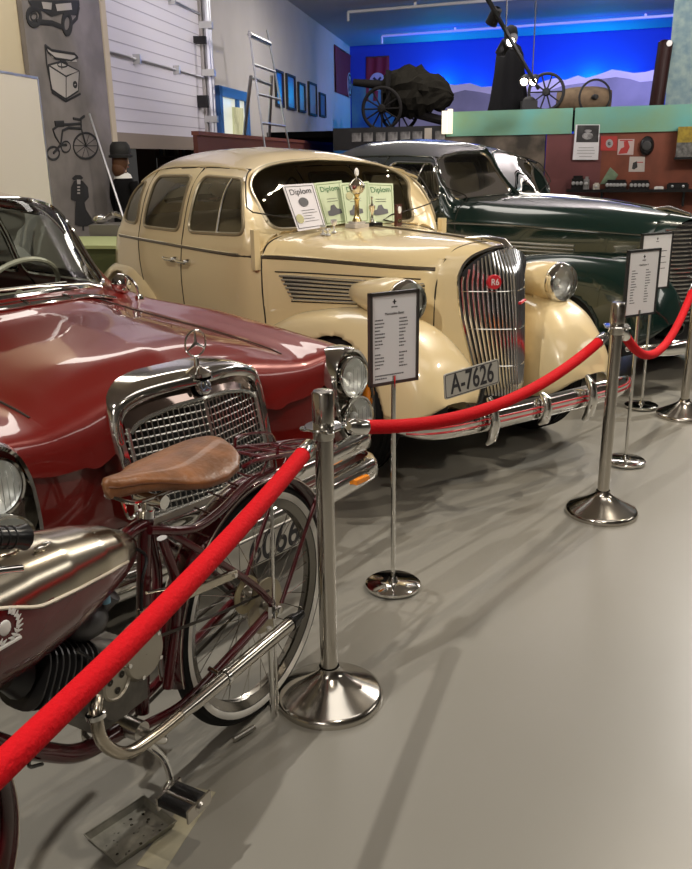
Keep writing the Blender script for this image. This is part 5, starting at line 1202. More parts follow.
for x0, x1 in ((-2.45, -2.0), (-3.2, -2.75)):
    seat = MB(); P = []
    for y in np.linspace(-.64, .64, 13): P.append([(a, y, b) for a, b in ((x1, .35), (x1+.03, .50), (x1-.1, .58), (x0+.1, .56), (x0+.02, .75), (x0-.05, 1.0), (x0-.13, 1.03), (x0-.18, .95), (x0-.12, .35))])
    seat.grid(P)
    for k in (0, 12): seat.f.append(tuple(k*9+j for j in range(9)))
    seat.build('seat', mat('light_upholstery', (.42, .41, .37), .7), merc, angle=60)
MB().tube([(-1.50, 0, 1.37), (-1.53, 0, 1.31)], .008, 6).box((-1.56, -.1, 1.26), (-1.53, .1, 1.32)).build('rear_view_mirror', int_dark, merc)

# ------------------------------------------------------------------ rope barriers
def stanchion(loc, label, rz=0, H=.95):
    t = thing('rope_stanchion', label, 'stanchion', loc, rz, 'polished rope stanchions')
    MB().lathe([(.001, .004), (.150, .004), (.158, .0), (.160, .012), (.154, .024), (.146, .028), (.118, .043), (.080, .062), (.045, .085), (.032, .10), (.030, .11)], n=48).build('base', steel, t)
    MB().lathe([(.0255, .09), (.0255, H-.10)], n=28).build('post', steel, t)
    MB().lathe([(.0255, H-.135), (.029, H-.13), (.029, H-.10), (.0275, H-.10)], n=28).build('lower_sleeve', steel_b, t)
    MB().lathe([(.029, H-.095), (.030, H-.09), (.030, H-.006), (.026, H), (.001, H+.002)], n=28).build('cap', steel, t)
    cl = MB().lathe([(.026, H-.105), (.050, H-.104), (.053, H-.100), (.050, H-.096), (.026, H-.095)], n=28)
    for a in range(4): cl.tube([(.05*math.cos(a*PI/2)+.013*math.cos(b), .05*math.sin(a*PI/2)+.013*math.sin(b), H-.10) for b in np.linspace(0, 2*PI, 14, endpoint=False)], .004, 6, closed=True)
    cl.build('collar', chrome, t)
    return t
ST = [(-.70, .14, 0), (-.060, 2.186, 0), (1.147, 3.544, 0), (2.078, 5.019, 0), (3.3, 6.1, 0)]
SL = ['', 'polished steel rope stanchion nearest the viewer, by the moped wheel', 'polished steel rope stanchion right of the cream car bumper', 'polished steel rope stanchion cut off at the right edge']
for i in (1, 2, 3): stanchion(ST[i], SL[i], i*.3)
stanchion(ST[0], 'polished steel rope stanchion standing outside the left edge of the view', .2)
def rope(a, b, sag, label, r=.021):
    a, b = V3(a), V3(b); d = b-a; d[2] = 0; L = np.linalg.norm(d); d /= L; z0 = .838
    p0 = a+d*.062+V3((0, 0, z0)); p1 = b-d*.062+V3((0, 0, z0)); n = 40
    P = [p0+(p1-p0)*t-V3((0, 0, sag*4*t*(1-t))) for t in np.linspace(0, 1, n+1)]
    t = thing('barrier_rope', label, 'rope', tuple(a), 0, 'red barrier ropes'); P = [p-a for p in P]
    MB().tube(P[2:-2], r, 16).build('velvet_cover', redvelvet, t, angle=80)
    for e, f_ in ((0, 1), (n, n-1)):
        u_ = (P[f_]-P[e])/np.linalg.norm(P[f_]-P[e]); m = MB().tube([P[e]+u_*k for k in (.040, .048, .056, .112)], [.012, .016, r+.001, r+.002], 14); m.tube([P[e]+V3((0, 0, .012)), P[e]+(P[f_]-P[e])*.3], .005, 8); m.build('end_ferrule', chrome, t)
    return t
rope(ST[1], ST[0], .055, 'red velvet rope sweeping across the moped at lower left')
rope(ST[1], ST[2], .125, 'red velvet rope hanging before the cream car bumper')
rope(ST[2], ST[3], .26, 'red velvet rope between the middle and far right stanchions')
rope(ST[3], ST[4], .30, 'red velvet rope leaving the right edge of the view beyond the far stanchion')
stanchion(ST[4], 'polished steel rope stanchion standing outside the right edge of the view', .5)

# ------------------------------------------------------------------ sign stands
frm = mat('sign_frame', (.10, .09, .085), .3, .6)
def sign(loc, rz, W, z0, z1_, label, lines, frame=None, hd=None):
    t = thing('sign_stand', label, 'sign', loc, rz, 'information sign stands')
    MB().lathe([(.001, .004), (.098, .004), (.103, .008), (.103, .018), (.095, .023), (.02, .026), (.015, .04), (.012, .045)], n=44).build('base', chrome, t)
    MB().lathe([(.0085, .02), (.0085, z0+.03)], n=16).build('post', chrome, t)
    fm = MB(); b = .011
    for lo, hi in (((-W/2, -.008, z0), (W/2, .008, z0+b)), ((-W/2, -.008, z1_-b), (W/2, .008, z1_)), ((-W/2, -.008, z0), (-W/2+b, .008, z1_)), ((W/2-b, -.008, z0), (W/2, .008, z1_))): fm.box(lo, hi)
    fm.build('frame', frame or frm, t, smooth=False)
    MB().box((-W/2+b*.5, .0, z0+b*.5), (W/2-b*.5, .006, z1_-b*.5)).build('back_board', blackm, t, smooth=False)
    sh_ = MB().box((-W/2+b, -.004, z0+b), (W/2-b, -.001, z1_-b)).build('sheet', paper, t, smooth=False)
    mt = lambda x, z: frame_mtx((x, -.005, z), (1, 0, 0), (0, 0, 1))
    tm = MB(); cz = z1_-.035; tm.tube([(0, -.0045, cz-.008), (0, -.0045, cz+.008)], .003, 5, flat=.3, up=(0, 1, 0)); tm.tube([(-.007, -.0045, cz), (.007, -.0045, cz)], .0025, 5, flat=.3, up=(0, 1, 0)); tm.build('crest', ink, sh_)
    pk = mat('print_ink', (.10, .10, .11), .7); lm = MB(); rq = random.Random(9)
    for x, dz, ln_ in [(-.012, .052, .024)]+list(lines):
        q = x
        while q < x+ln_-.002: wl_ = rq.uniform(.003, .008); lm.box((q, -.0046, z1_-dz-.0022), (min(q+wl_, x+ln_), -.0042, z1_-dz+.0022)); q += wl_+.0016
    lm.build('sheet_text', pk, sh_, smooth=False)
    if hd: text('sheet_heading', hd[0], hd[1], ink, sh_, mt(0, z1_-.074), .0002)
    return t
rs = random.Random(5)
def marks(n, z0, dz, x0=-.078, x1=.02, gap=()):
    out = []
    for i in range(n):
        if i in gap: continue
        out.append((x0, z0+i*dz, rs.uniform(.018, .042))); out.append((x1, z0+i*dz, rs.uniform(.015, .036)))
    return out
sign((.168, 2.871, 0), math.radians(30), .20, .79, 1.11, 'framed information sign on chrome post in front of the cream car wing', marks(15, .093, .0118, gap=(9,))+[(-.078, .285, .12), (-.078, .296, .05)], hd=('Mercedes-Benz', .0125))
sign((1.459, 4.191, 0), math.radians(30), .225, .775, 1.10, 'black framed information sign just behind the middle stanchion', marks(13, .10, .013), blackm, hd=('Opel Super 6', .012))
_ps = onpl(655, 262, (1.95, 5.22, 0), (0, 1, 0))
sign((_ps.x-.0, 5.22, 0), math.radians(30), .27, .75, 1.09, 'white information sheet sign standing against the green car grille', [(.0, .11, .09), (.045, .145, .04), (.045, .18, .05), (.045, .215, .045)], blackm)

# ------------------------------------------------------------------ moped in the foreground
MO_, MTH = Vector((-.265, 2.146, 0)), math.radians(240.334)
mdir = Vector((math.cos(MTH), math.sin(MTH), 0)); mlft = Vector((-mdir.y, mdir.x, 0))
def ML(px, py, off):
    p = onpl(px, py, MO_+mlft*off, mlft)-MO_; return V3((p.dot(mdir), off, p.z))
mop = thing('moped', 'maroon vintage moped with brown leather saddle, chrome tank and whitewall tyre', 'moped', tuple(MO_), MTH)
WR = .345
def mwheel(x, name):
    t = MB(); prof = [(WR-.045, .018), (WR-.035, .024), (WR-.012, .021), (WR-.002, .010), (WR, 0), (WR-.002, -.010), (WR-.012, -.021), (WR-.035, -.024), (WR-.045, -.018), (WR-.045, .018)]
    o = t.lathe(prof, (x, 0, WR), (0, 1, 0), 72).build(name, rubber, mop)
    for s in (1, -1): MB().lathe([(WR-.043, s*.0212), (WR-.034, s*.0262), (WR-.024, s*.0250)], (x, 0, WR), (0, 1, 0), 72).build('whitewall', whitewall, o)
    MB().lathe([(WR-.068, .012), (WR-.050, .017), (WR-.044, .019), (WR-.044, -.019), (WR-.050, -.017), (WR-.068, -.012), (WR-.060, 0), (WR-.068, .012)], (x, 0, WR), (0, 1, 0), 64).build('rim', mat('dark_steel_rim', (.20, .19, .17), .25, 1), o)
    sp = MB()
    for k in range(36):
        a = k*2*PI/36; s = 1 if k % 2 else -1; b = a+(.55 if (k//2) % 2 else -.55)
        sp.tube([(x+.035*math.cos(b), s*.03, WR+.035*math.sin(b)), (x+(WR-.062)*math.cos(a), s*.004, WR+(WR-.062)*math.sin(a))], .0013, 4)
    sp.build('spokes', steel, o)
    MB().lathe([(.001, -.05), (.012, -.05), (.014, -.036), (.045, -.034), (.045, -.026), (.03, -.02), (.028, .02), (.045, .026), (.045, .034), (.014, .036), (.012, .05), (.001, .05)], (x, 0, WR), (0, 1, 0), 32).build('hub', steel_b, o)
    return o
rwh = mwheel(0, 'rear_wheel'); fwh = mwheel(1.225, 'front_wheel')
MB().lathe([(.03, .036), (.072, .037), (.080, .038), (.080, .033), (.03, .032)], (0, 0, WR), (0, 1, 0), 40).build('brake_drum', mat('pale_drum', (.42, .37, .26), .4, .3), rwh)
def mudguard(x, a0, a1, name, R=.378):
    rows = []
    for a in np.linspace(a0, a1, 50):
        rows.append([(x+(R-.018*abs(q)**2.2)*math.cos(a), .040*q, WR+(R-.018*abs(q)**2.2)*math.sin(a)) for q in np.linspace(-1, 1, 11)])
    o = MB().grid(rows).build(name, P_moped, mop, angle=80); sm = o.modifiers.new('t', 'SOLIDIFY'); sm.thickness = .002
    for s in (1, -1): MB().tube([(x+(R-.014)*math.cos(a), s*.0375, WR+(R-.014)*math.sin(a)) for a in np.linspace(a0, a1, 50)], .0016, 5).build('pinstripe', mat('pinstripe', (.65, .6, .5), .4), o)
    return o
mudguard(0, -.15, PI+.22, 'rear_mudguard'); mudguard(1.225, .35, PI+.55, 'front_mudguard')
def tb(name, pts, r, m=P_moped, par=None, n=12, cat=True, k=6, **kw):
    P = cr(pts, k) if cat and len(pts) > 2 else [V3(p) for p in pts]
    rr = r if not hasattr(r, '__len__') else np.interp(np.linspace(0, 1, len(P)), np.linspace(0, 1, len(r)), r)
    return MB().tube(P, rr, n, **kw).build(name, m, par or mop)
# frame
fr_ = tb('frame', [(.40, 0, .755), (.425, 0, .60), (.47, 0, .28)], .017)
tb('top_tube', [(.39, 0, .748), (.47, 0, .738), (.60, 0, .66), (1.05, 0, .72)], .016, par=fr_)
tb('down_tube', [(1.08, 0, .80), (.98, 0, .62), (.86, 0, .46), (.76, 0, .37), (.66, 0, .30), (.52, 0, .275)], .021, par=fr_)
tb('head_tube', [(1.12, 0, .70), (1.06, 0, .90)], .024, par=fr_)
for s in (1, -1):
    tb('seat_stay', [(.38, s*.02, .735), (.30, s*.05, .655), (.10, s*.062, .47), (.0, s*.062, .355)], .010, par=fr_)
    tb('chain_stay', [(.50, s*.035, .275), (.38, s*.055, .27), (.20, s*.062, .305), (.0, s*.062, .345)], .012, par=fr_)
    tb('inner_stay', [(.37, s*.018, .70), (.35, s*.03, .55), (.42, s*.04, .33)], .013, par=fr_)
tb('rear_arch', [(.42, .03, .742), (.30, .045, .70), (.20, .05, .705), (.06, .05, .74), (-.05, .048, .735)], .011, par=fr_)
# rack
rk = MB()
RZ = lambda x: .80+(x-.05)*.22
for y in (-.07, .07): rk.tube(cr([(.07, y*.5, RZ(.05)-.02), (.03, y, RZ(.03)), (-.20, y, RZ(-.2)), (-.33, y*1.05, RZ(-.33)), (-.37, y*.7, RZ(-.36)), (-.38, 0, RZ(-.38))], 5), .007, 8)
for x in (0, -.1, -.2, -.3): rk.tube([(x, -.07, RZ(x)), (x, .07, RZ(x))], .0055, 6)
for y in (-.025, .025): rk.tube([(.02, y, RZ(.02)), (-.36, y, RZ(-.36))], .0045, 6)
for y in (-.07, .07): rk.tube(cr([(-.04, y, RZ(-.04)+.0), (-.06, y, RZ(-.06)+.035), (-.2, y, RZ(-.2)+.035), (-.24, y, RZ(-.24))], 4), .0045, 6); rk.tube([(.0, y, RZ(0)), (.02, y*.7, .73)], .0045, 6)
rk_o = rk.build('luggage_rack', P_moped, mop)
for s in (1, -1): tb('rack_stay', [(-.33, s*.072, RZ(-.33)), (-.03, s*.070, .345)], .0065, par=rk_o)
for i in range(5): a = .95+i*.16; MB().tube([(.38*math.cos(a), -.05, WR+.383*math.sin(a)), (.38*math.cos(a)+.02, .05, WR+.383*math.sin(a))], .003, 5).build('guard_clip', P_moped, rk_o)
# saddle
def sad(u):
    # u 0 rear .. 1 nose : half width, top z, edge drop
    return float(np.interp(u, [0, .03, .08, .18, .32, .48, .60, .70, .80, .95, 1], [.0, .060, .094, .118, .128, .120, .096, .062, .038, .026, .0]))
sd = MB(); rows = []
for u in np.linspace(0, 1, 46):
    uu = u if 0 < u < 1 else u; x = .122+.392*u; wv = max(.004, sad(u)); zt_ = .862+.014*u**1.5-.010*math.sin(u*PI); r = []
    for a in np.linspace(0, 2*PI, 32, endpoint=False):
        c, s_ = math.cos(a), math.sin(a); y = wv*np.sign(c)*abs(c)**.75
        th = .032 if s_ < 0 else .016
        z = zt_+(th*(s_ if s_ > 0 else -abs(s_)**.6))*(1 if 0.02 < u < .98 else .3)-.018*(abs(y)/.108)**2
        r.append((x, y, z))
    rows.append(r)
sd.grid(rows, cv=True); sd.f.append(tuple(range(32))); sd.f.append(tuple(range(45*32, 46*32)))
so = sd.build('saddle', leather, mop, angle=70)
P = [(.122+.392*u, s*sad(u)*.97, .862+.014*u**1.5-.010*math.sin(u*PI)-.018*(sad(u)/.108)**2-.002) for s, us_ in ((1, np.linspace(.03, .98, 40)), (-1, np.linspace(.98, .03, 40))) for u in us_]
MB().tube(P, .0028, 6, closed=True).build('saddle_piping', mat('dark_leather', (.10, .035, .012), .5), so)
sf = MB()
for y in (-.035, .035): sf.tube(cr([(.50, y*.3, .848), (.46, y, .825), (.36, y, .815), (.24, y*1.6, .825)], 5), .005, 8)
sf.tube(cr([(.485, .02, .84), (.48, .03, .795), (.455, .03, .80), (.46, .03, .83)], 5), .004, 6)
sf.tube([(.385, -.03, .80), (.385, .05, .80)], .016, 12).tube([(.39, 0, .745), (.388, 0, .80)], .0135, 14).tube([(.395, 0, .758), (.392, 0, .775)], .019, 14)
sf.build('saddle_frame', chrome, so)
for y in (-.06, .06):
    P = [(.21-.075*t+.0, y+.0135*math.cos(t*2*PI*7), .812+.005*t+.0135*math.sin(t*2*PI*7)) for t in np.linspace(0, 1, 90)]; MB().tube(P, .0035, 6).build('saddle_spring', mat('spring_steel', (.50, .50, .52), .35, .6), so)
    MB().tube([(.24, y, .812), (.24, y*1.22, .812)], .017, 14).box((.225, y-.014, .795), (.255, y+.014, .818)).build('spring_bracket', steel_b, so)
# tank
tx = [.447, .455, .48, .53, .60, .70, .80, .90, 1.0, 1.06, 1.075]
tw = [.006, .022, .042, .066, .086, .102, .108, .108, .095, .055, .01]; tt = [.722, .738, .760, .790, .815, .838, .850, .852, .845, .815, .79]; tbm = [.705, .692, .675, .658, .640, .615, .600, .60, .62, .68, .76]
G = []; xs_ = np.linspace(.447, 1.075, 80); NA = 64
for x in xs_:
    wv, a1_, b1_ = np.interp(x, tx, tw), np.interp(x, tx, tt), np.interp(x, tx, tbm); zc = b1_+(a1_-b1_)*.52; r = []
    for a in np.linspace(0, 2*PI, NA, endpoint=False):
        c, s_ = math.cos(a), math.sin(a); r.append((x, wv*np.sign(c)*abs(c)**.8, zc+((a1_-zc) if s_ > 0 else (zc-b1_))*np.sign(s_)*abs(s_)**.85))
    G.append(r)
G = np.array(G); zl = lambda x: float(np.interp(x, [.50, .56, .64, .72, .80, .86, .95, 1.05], [.720, .733, .745, .754, .762, .79, .82, .80]))-.006
up_, lo_ = MB(), MB(); fu, fl_ = [], []
for i in range(79):
    for j in range(NA):
        jn = (j+1) % NA; q = (G[i, j]+G[i+1, jn])/2; (fu if q[2] > zl(q[0]) else fl_).append((i*NA+j, (i+1)*NA+j, (i+1)*NA+jn, i*NA+jn))
Vt = G.reshape(-1, 3).copy()
up_.add(Vt, fu); lo_.add(Vt, fl_)
tank_m = mat('tank_nickel', (.52, .47, .38), .2, 1)
tk_ = up_.build('fuel_tank', tank_m, mop, angle=80); lo_.build('tank_side_panel', mat('moped_panel', (.10, .006, .008), .25, 0, coat=.8), tk_, angle=80)
def tank_y(x, z):
    i = int(np.clip((x-.447)/(1.075-.447)*79, 0, 79)); ring_ = G[i]; pos = ring_[ring_[:, 1] > 0]; pos = pos[np.argsort(pos[:, 2])]; return float(np.interp(z, pos[:, 2], pos[:, 1]))
for s in (1, -1):
    P = smooth_path([(x, s*(tank_y(x, zl(x))+.001), zl(x)) for x in np.linspace(.53, 1.05, 50)], 3); MB().tube(P, .0036, 6).build('tank_pinstripe', mat('cream_line', (.72, .66, .54), .4), tk_)
em = MB(); ec = ML(5, 628, .108); ex, ez = ec[0], ec[2]
for k in range(9):
    for s in (-1, 1):
        a = -PI/2+s*(.35+k*.27); px_, pz_ = ex+.026*math.cos(a), ez+.026*math.sin(a); y = tank_y(px_, pz_)+.0025
        em.tube([(px_, y, pz_), (px_+.013*math.cos(a+s*.5), y, pz_+.013*math.sin(a+s*.5))], [.0042, .001], 5, flat=.3, up=(0, 1, 0))
        em.tube([(px_, y, pz_), (px_+.010*math.cos(a-s*1.2+PI*0), y, pz_+.010*math.sin(a+s*1.6))], [.0035, .001], 5, flat=.3, up=(0, 1, 0))
em.ball((ex, tank_y(ex, ez)+.001, ez), (.013, .003, .015), 8); em.tube([(ex-.028, tank_y(ex, ez-.03)+.002, ez-.032), (ex+.028, tank_y(ex, ez-.03)+.002, ez-.032)], .0035, 5)
em.build('laurel_emblem', white, tk_)
cpz = .845; MB().lathe([(.040, -.012), (.042, .004), (.036, .010), (.034, .022), (.028, .030), (.001, .034)], (.79, .0, cpz), (.02, 0, 1), 36).build('filler_cap', tank_m, tk_)
MB().ball((.735, .055, .842), (.02, .008, .004), 8).build('filler_clip', chrome, tk_)
# handlebar with grip
ge, g0 = ML(26, 537, .27), V3((1.02, .27, 1.02))
hbr = tb('handlebar', [(1.07, 0, .95), (1.10, .10, .99), (1.10, .22, 1.0), (g0[0], .27, g0[2]-.0), tuple(ge)], .011, chrome)
tb('handlebar_right', [(1.07, 0, .95), (1.10, -.10, .99), (1.10, -.22, 1.0), (1.0, -.27, 1.0), (.88, -.28, .96)], .011, chrome, hbr)
dgr = (V3(ge)-g0); dgr /= np.linalg.norm(dgr); g_a = V3(ge)-dgr*.12
gmb = MB().tube([g_a, g_a+dgr*.01, V3(ge)-dgr*.02, V3(ge)-dgr*.004, V3(ge)], [.019, .0165, .0165, .021, .018], 18)
for k in range(6): gmb.tube([g_a+dgr*(.02+k*.014)+.0168*(math.cos(a)*V3((0, 1, 0))+math.sin(a)*np.cross(dgr, V3((0, 1, 0)))) for a in np.linspace(0, 2*PI, 16, endpoint=False)], .0018, 5, closed=True)
gmb.build('hand_grip', black, hbr)
tb('brake_lever', [(1.08, .2, .985), (1.04, .26, .97), tuple(V3(ge)+V3((.03, .02, -.035)))], .006, chrome, hbr)
# fork
for s in (1, -1): tb('fork_leg', [(1.08, s*.03, .85), (1.13, s*.06, .68), (1.225, s*.062, .345)], .014)
MB().lathe([(.055, .0), (.07, -.02), (.065, -.09), (.03, -.14), (.001, -.15)], (1.20, 0, .86), (1, 0, 0), 24).build('front_headlamp', P_moped, mop)
# engine
cast = mat('cast_alloy', (.22, .21, .19), .45, .7, noise=.3, nscale=30); dark_i = mat('dark_engine', (.03, .03, .032), .4, .3)
eng = MB().lathe([(.001, -.075), (.07, -.07), (.085, -.04), (.09, 0), (.085, .04), (.07, .068), (.001, .072)], (.585, 0, .44), (0, 1, 0), 36).box((.50, -.06, .36), (.66, .055, .50)).build('crankcase', cast, mop)
MB().lathe([(.001, .020), (.055, .018), (.064, .008), (.066, -.02)], (.535, .078, .505), (0, 1, 0), 36).build('clutch_cover', mat('alloy_cover', (.40, .37, .31), .38, .8), eng)
for a in range(5): MB().tube([(.535+.052*math.cos(a*1.257), .09, .505+.052*math.sin(a*1.257)), (.535+.052*math.cos(a*1.257), .1, .505+.052*math.sin(a*1.257))], .005, 8).build('cover_screw', chrome, eng)
pc = ML(115, 682, .085); pu = MB().lathe([(.001, -.01), (.040, -.012), (.041, .006), (.036, .009), (.034, .004), (.001, .004)], tuple(pc), (0, 1, 0), 40).build('flywheel_cover', mat('alloy_cover'), eng)
ho = MB()
for a in range(3): ho.lathe([(.001, .0055), (.008, .0055)], (pc[0]+.02*math.cos(a*2.094+.5), pc[1], pc[2]+.02*math.sin(a*2.094+.5)), (0, 1, 0), 14)
ho.build('cover_hole', seam, eng)
# finned cylinder leaning forward
cdir = V3((.80, .0, .42)); cdir /= np.linalg.norm(cdir); cb = V3((.64, .01, .50)); cy = MB().tube([cb, cb+cdir*.17], .036, 20); o_cyl = cy.build('cylinder', dark_i, eng)
side_ = V3((0, 1, 0)); upc = np.cross(side_, cdir)
for k in range(9):
    c = cb+cdir*(.025+k*.017); ringp = [c+(.066*np.sign(math.cos(a))*abs(math.cos(a))**.7)*side_+(.070*np.sign(math.sin(a))*abs(math.sin(a))**.7)*upc for a in np.linspace(0, 2*PI, 28, endpoint=False)]
    fm = MB(); fm.add([p-cdir*.0022 for p in ringp]+[p+cdir*.0022 for p in ringp], [tuple(range(28)), tuple(range(28, 56))[::-1]]+[(i, (i+1) % 28, 28+(i+1) % 28, 28+i) for i in range(28)]); fm.build('cooling_fin', dark_i, eng, smooth=False)
MB().tube([cb+cdir*.18, cb+cdir*.215], [.05, .03], 16).build('cylinder_head', dark_i, eng)
MB().tube([cb+cdir*.10+V3((0, .06, -.03)), cb+cdir*.10+V3((0, .085, -.03))], .014, 16).build('plug_cap', steel_b, eng)
MB().ball((.63, .02, .62), (.055, .05, .045), 12).tube([(.60, .02, .62), (.57, .05, .66)], .022, 12).build('carburettor', mat('carb_dark', (.10, .10, .105), .35, .6), eng)
MB().tube([(.60, .06, .655), (.60, .06, .685)], .011, 12).build('cable_nipple', mat('blue_steel', (.15, .32, .45), .3, .5), eng)
for k, pts in enumerate([[(.60, .06, .68), (.62, .07, .72), (.80, .09, .66), (1.0, .05, .80)], [(.70, .07, .60), (.66, .085, .55), (.62, .085, .52), (.60, .08, .46)], [(.74, .05, .60), (.80, .08, .50), (.84, .06, .42), (.78, .02, .36)], [(.52, .08, .60), (.50, .07, .66), (.46, .05, .70), (.50, .03, .74)]]):
    tb('control_cable', pts, .004, black, eng, 6)
tb('kick_link', [(.48, .06, .62), (.36, .065, .585), (.30, .066, .57)], .004, chrome, eng, 6)
# chain guard
P = [ML(70, 626, .07), ML(180, 597, .07), ML(236, 573, .07)]
gd_ = MB(); d_ = P[2]-P[1]; d_ /= np.linalg.norm(d_); upv = V3((-d_[2], 0, d_[0])) if d_[0] > 0 else V3((d_[2], 0, -d_[0]))
p0, p1 = P[1]-d_*.14, P[2]; q = [p0-upv*.012, p1-upv*.012, p1+upv*.012, p0+upv*.012]
gd_.add([p-V3((0, .007, 0)) for p in q]+[p+V3((0, .007, 0)) for p in q], [(0, 1, 2, 3), (7, 6, 5, 4), (0, 4, 5, 1), (1, 5, 6, 2), (2, 6, 7, 3), (3, 7, 4, 0)]); gdo = gd_.build('chain_guard', tank_m, mop, smooth=False)
bvm = gdo.modifiers.new('b', 'BEVEL'); bvm.width = .004; bvm.segments = 3
MB().tube([p1-d_*.015, p1-d_*.015+V3((0, .012, 0))], .006, 8).build('guard_screw', chrome, gdo)
# chain + sprockets
sp2 = MB().lathe([(.03, -.002), (.052, -.002), (.052, .002), (.03, .002)], (.10, .048, .43), (0, 1, 0), 30); sp2.build('idler_sprocket', mat('brass_sprocket', (.42, .36, .22), .4, .6), mop)
chp = [(.0, -.056, .385), (.53, -.056, .355), (.58, -.056, .33), (.60, -.056, .285), (.57, -.056, .235), (.53, -.056, .215), (.0, -.056, .305), (-.03, -.056, .32), (-.04, -.056, .345), (-.03, -.056, .37)]
MB().tube(chp, .005, 6, closed=True).build('drive_chain', mat('chain_dark', (.07, .06, .05), .5, .7), mop)
ch2 = [(.0, .050, .395), (.20, .050, .43), (.50, .050, .50)]; MB().tube(ch2, .004, 6).build('engine_chain', mat('chain_dark'), mop)
ck = MB(); bbx, bbz = .53, .285
ck.lathe([(.062, -.062), (.076, -.062), (.076, -.058), (.062, -.058), (.062, -.062)], (bbx, 0, bbz), (0, 1, 0), 36)
for a in range(5): ck.tube([(bbx, -.06, bbz), (bbx+.068*math.cos(a*1.257), -.06, bbz+.068*math.sin(a*1.257))], .006, 6)
ck.build('chain_ring', steel_b, mop)
MB().tube([(bbx, -.10, bbz), (bbx, .10, bbz)], .010, 12).tube([(bbx, -.05, bbz), (bbx, .055, bbz)], .024, 18).build('bottom_bracket', steel_b, mop)
cs_ = [(bbx, .10, bbz), (bbx-.002, .118, bbz), tuple(ML(147, 742, .125)), tuple(ML(163, 758, .135)), tuple(ML(170, 778, .14)), tuple(ML(165, 792, .145))]
crk = tb('crank_arm', cs_, [.011, .010, .008, .0085], chrome, n=12)
cs2 = [(bbx, -.10, bbz)]+[(2*bbx-p[0], -p[1], 2*bbz-p[2]) for p in cs_[1:]]; crk2 = tb('crank_arm', cs2, [.011, .010, .008, .0085], chrome, n=12)
def pedal(c, s, par):
    c = V3(c); pd = MB()
    MB().tube([c, c+V3((0, s*.10, 0))], .007, 10).build('pedal_axle', chrome, par)
    for dx in (-.022, .022): pd.tube([c+V3((dx, s*.015, .0)), c+V3((dx, s*.095, .0))], [.017, .017], 14, flat=.8)
    pd.build('pedal', black, par); o = par
    fm = MB()
    for yy in (.012, .097): fm.box((-.040, -.0025, -.016), (.040, .0025, .016), c=tuple(c+V3((0, s*yy, 0))))
    fm.tube([c+V3((0, s*.097, 0)), c+V3((0, s*.106, 0))], [.014, .008], 12); fm.build('pedal_cage', steel, o, smooth=False)
pedal(cs_[-1], 1, crk); pedal(cs2[-1], -1, crk2)
# exhaust
ep = [ML(97, 698, .10), ML(96, 715, .12), ML(103, 742, .13), ML(125, 753, .135), ML(152, 738, .135), ML(195, 703, .135)]
ex1 = tb('exhaust_header', ep, .014, mat('exhaust_nickel', (.48, .43, .35), .22, 1), n=18, k=8)
e0, e1 = ML(180, 715, .135), ML(292, 622, .135); dd_ = (e1-e0)/np.linalg.norm(e1-e0)
MB().tube([e0, e0+dd_*.03, e0+dd_*.05, e1-dd_*.01, e1], [.0145, .0155, .018, .019, .0185], 22).build('silencer', steel, ex1)
MB().tube([e1-dd_*.012, e1+dd_*.012, e1+dd_*.03, e1+dd_*.05], [.022, .020, .014, .012], 18).build('silencer_tip', black, ex1)
MB().tube([e0+dd_*.17+V3((0, -.05, .01)), e0+dd_*.17], .006, 8).lathe([(.0195, -.006), (.022, -.005), (.022, .005), (.0195, .006)], tuple(e0+dd_*.17), tuple(dd_), 20).build('silencer_clamp', chrome, ex1)
for a in range(3): pass
MB().lathe([(.016, -.006), (.021, -.005), (.021, .005), (.016, .006)], tuple(ep[1]), tuple(ep[2]-ep[1]), 20).build('header_clamp', chrome, ex1)
# stand and small chrome rods
tb('side_rod', [(.015, .072, .02), (.012, .072, .30), (.0, .070, .56), (-.02, .06, .715)], .0048, chrome, n=10)
tb('stand_leg', [(.03, .068, .30), (.04, .075, .015)], .009, chrome, cat=False)
tb('stand_foot', [(.10, .05, .012), (.17, .03, .010)], .008, steel_b, cat=False)
MB().tube([(0, .062, .345), (0, .09, .345)], .011, 10).tube([(0.02, .07, .36), (.03, .075, .33)], .013, 8).build('axle_nut', chrome, mop)

# ------------------------------------------------------------------ drip tray and tape on the floor
ta, tb2, tc, td = (atZ(85, 843, 0), atZ(146, 802, 0), atZ(175, 829, 0), atZ(118, 868, 0))
tray = thing('drip_tray', 'shallow grey metal drip tray with oil stains on the floor under the moped', 'tray', tuple((ta+tb2+tc+td)/4))
cen = (ta+tb2+tc+td)/4; ux = ((tb2-ta)+(tc-td)).normalized(); uy = Vector((-ux.y, ux.x, 0)); W = ((tb2-ta).length+(tc-td).length)/2; D_ = ((td-ta).length+(tc-tb2).length)/2
D_ = max(D_, .13)
rings = []
for k, z in ((1.0, .022), (1.03, .022), (1.03, .0195), (1.0, .019), (.92, .002), (0, .002)):
    rings.append([tuple(ux*(a*W/2*k)+uy*(b*D_/2*k)+Vector((0, 0, z))) for a, b in ((-1, -1), (1, -1), (1, 1), (-1, 1))])
MB().grid(rings, cv=True).build('tray_pan', mat('tray_metal', (.34, .33, .28), .45, .5, noise=.4, nscale=25), tray, smooth=False)
oil = MB(); rq = random.Random(4)
for k in range(26):
    a, b, r = rq.uniform(-.4, .4), rq.uniform(-.4, .4), rq.uniform(.0012, .004); c = ux*(a*W)+uy*(b*D_); oil.lathe([(.001, .0035), (r, .003)], tuple(c), (0, 0, 1), 8)
oo = oil.build('oil_spots', mat('oil', (.02, .018, .012), .15), tray); oo['kind'] = 'stuff'
pa_, pb_ = atZ(150, 869, 0), atZ(205, 790, 0); dpp = (pb_-pa_).normalized(); nn_ = Vector((-dpp.y, dpp.x, 0))
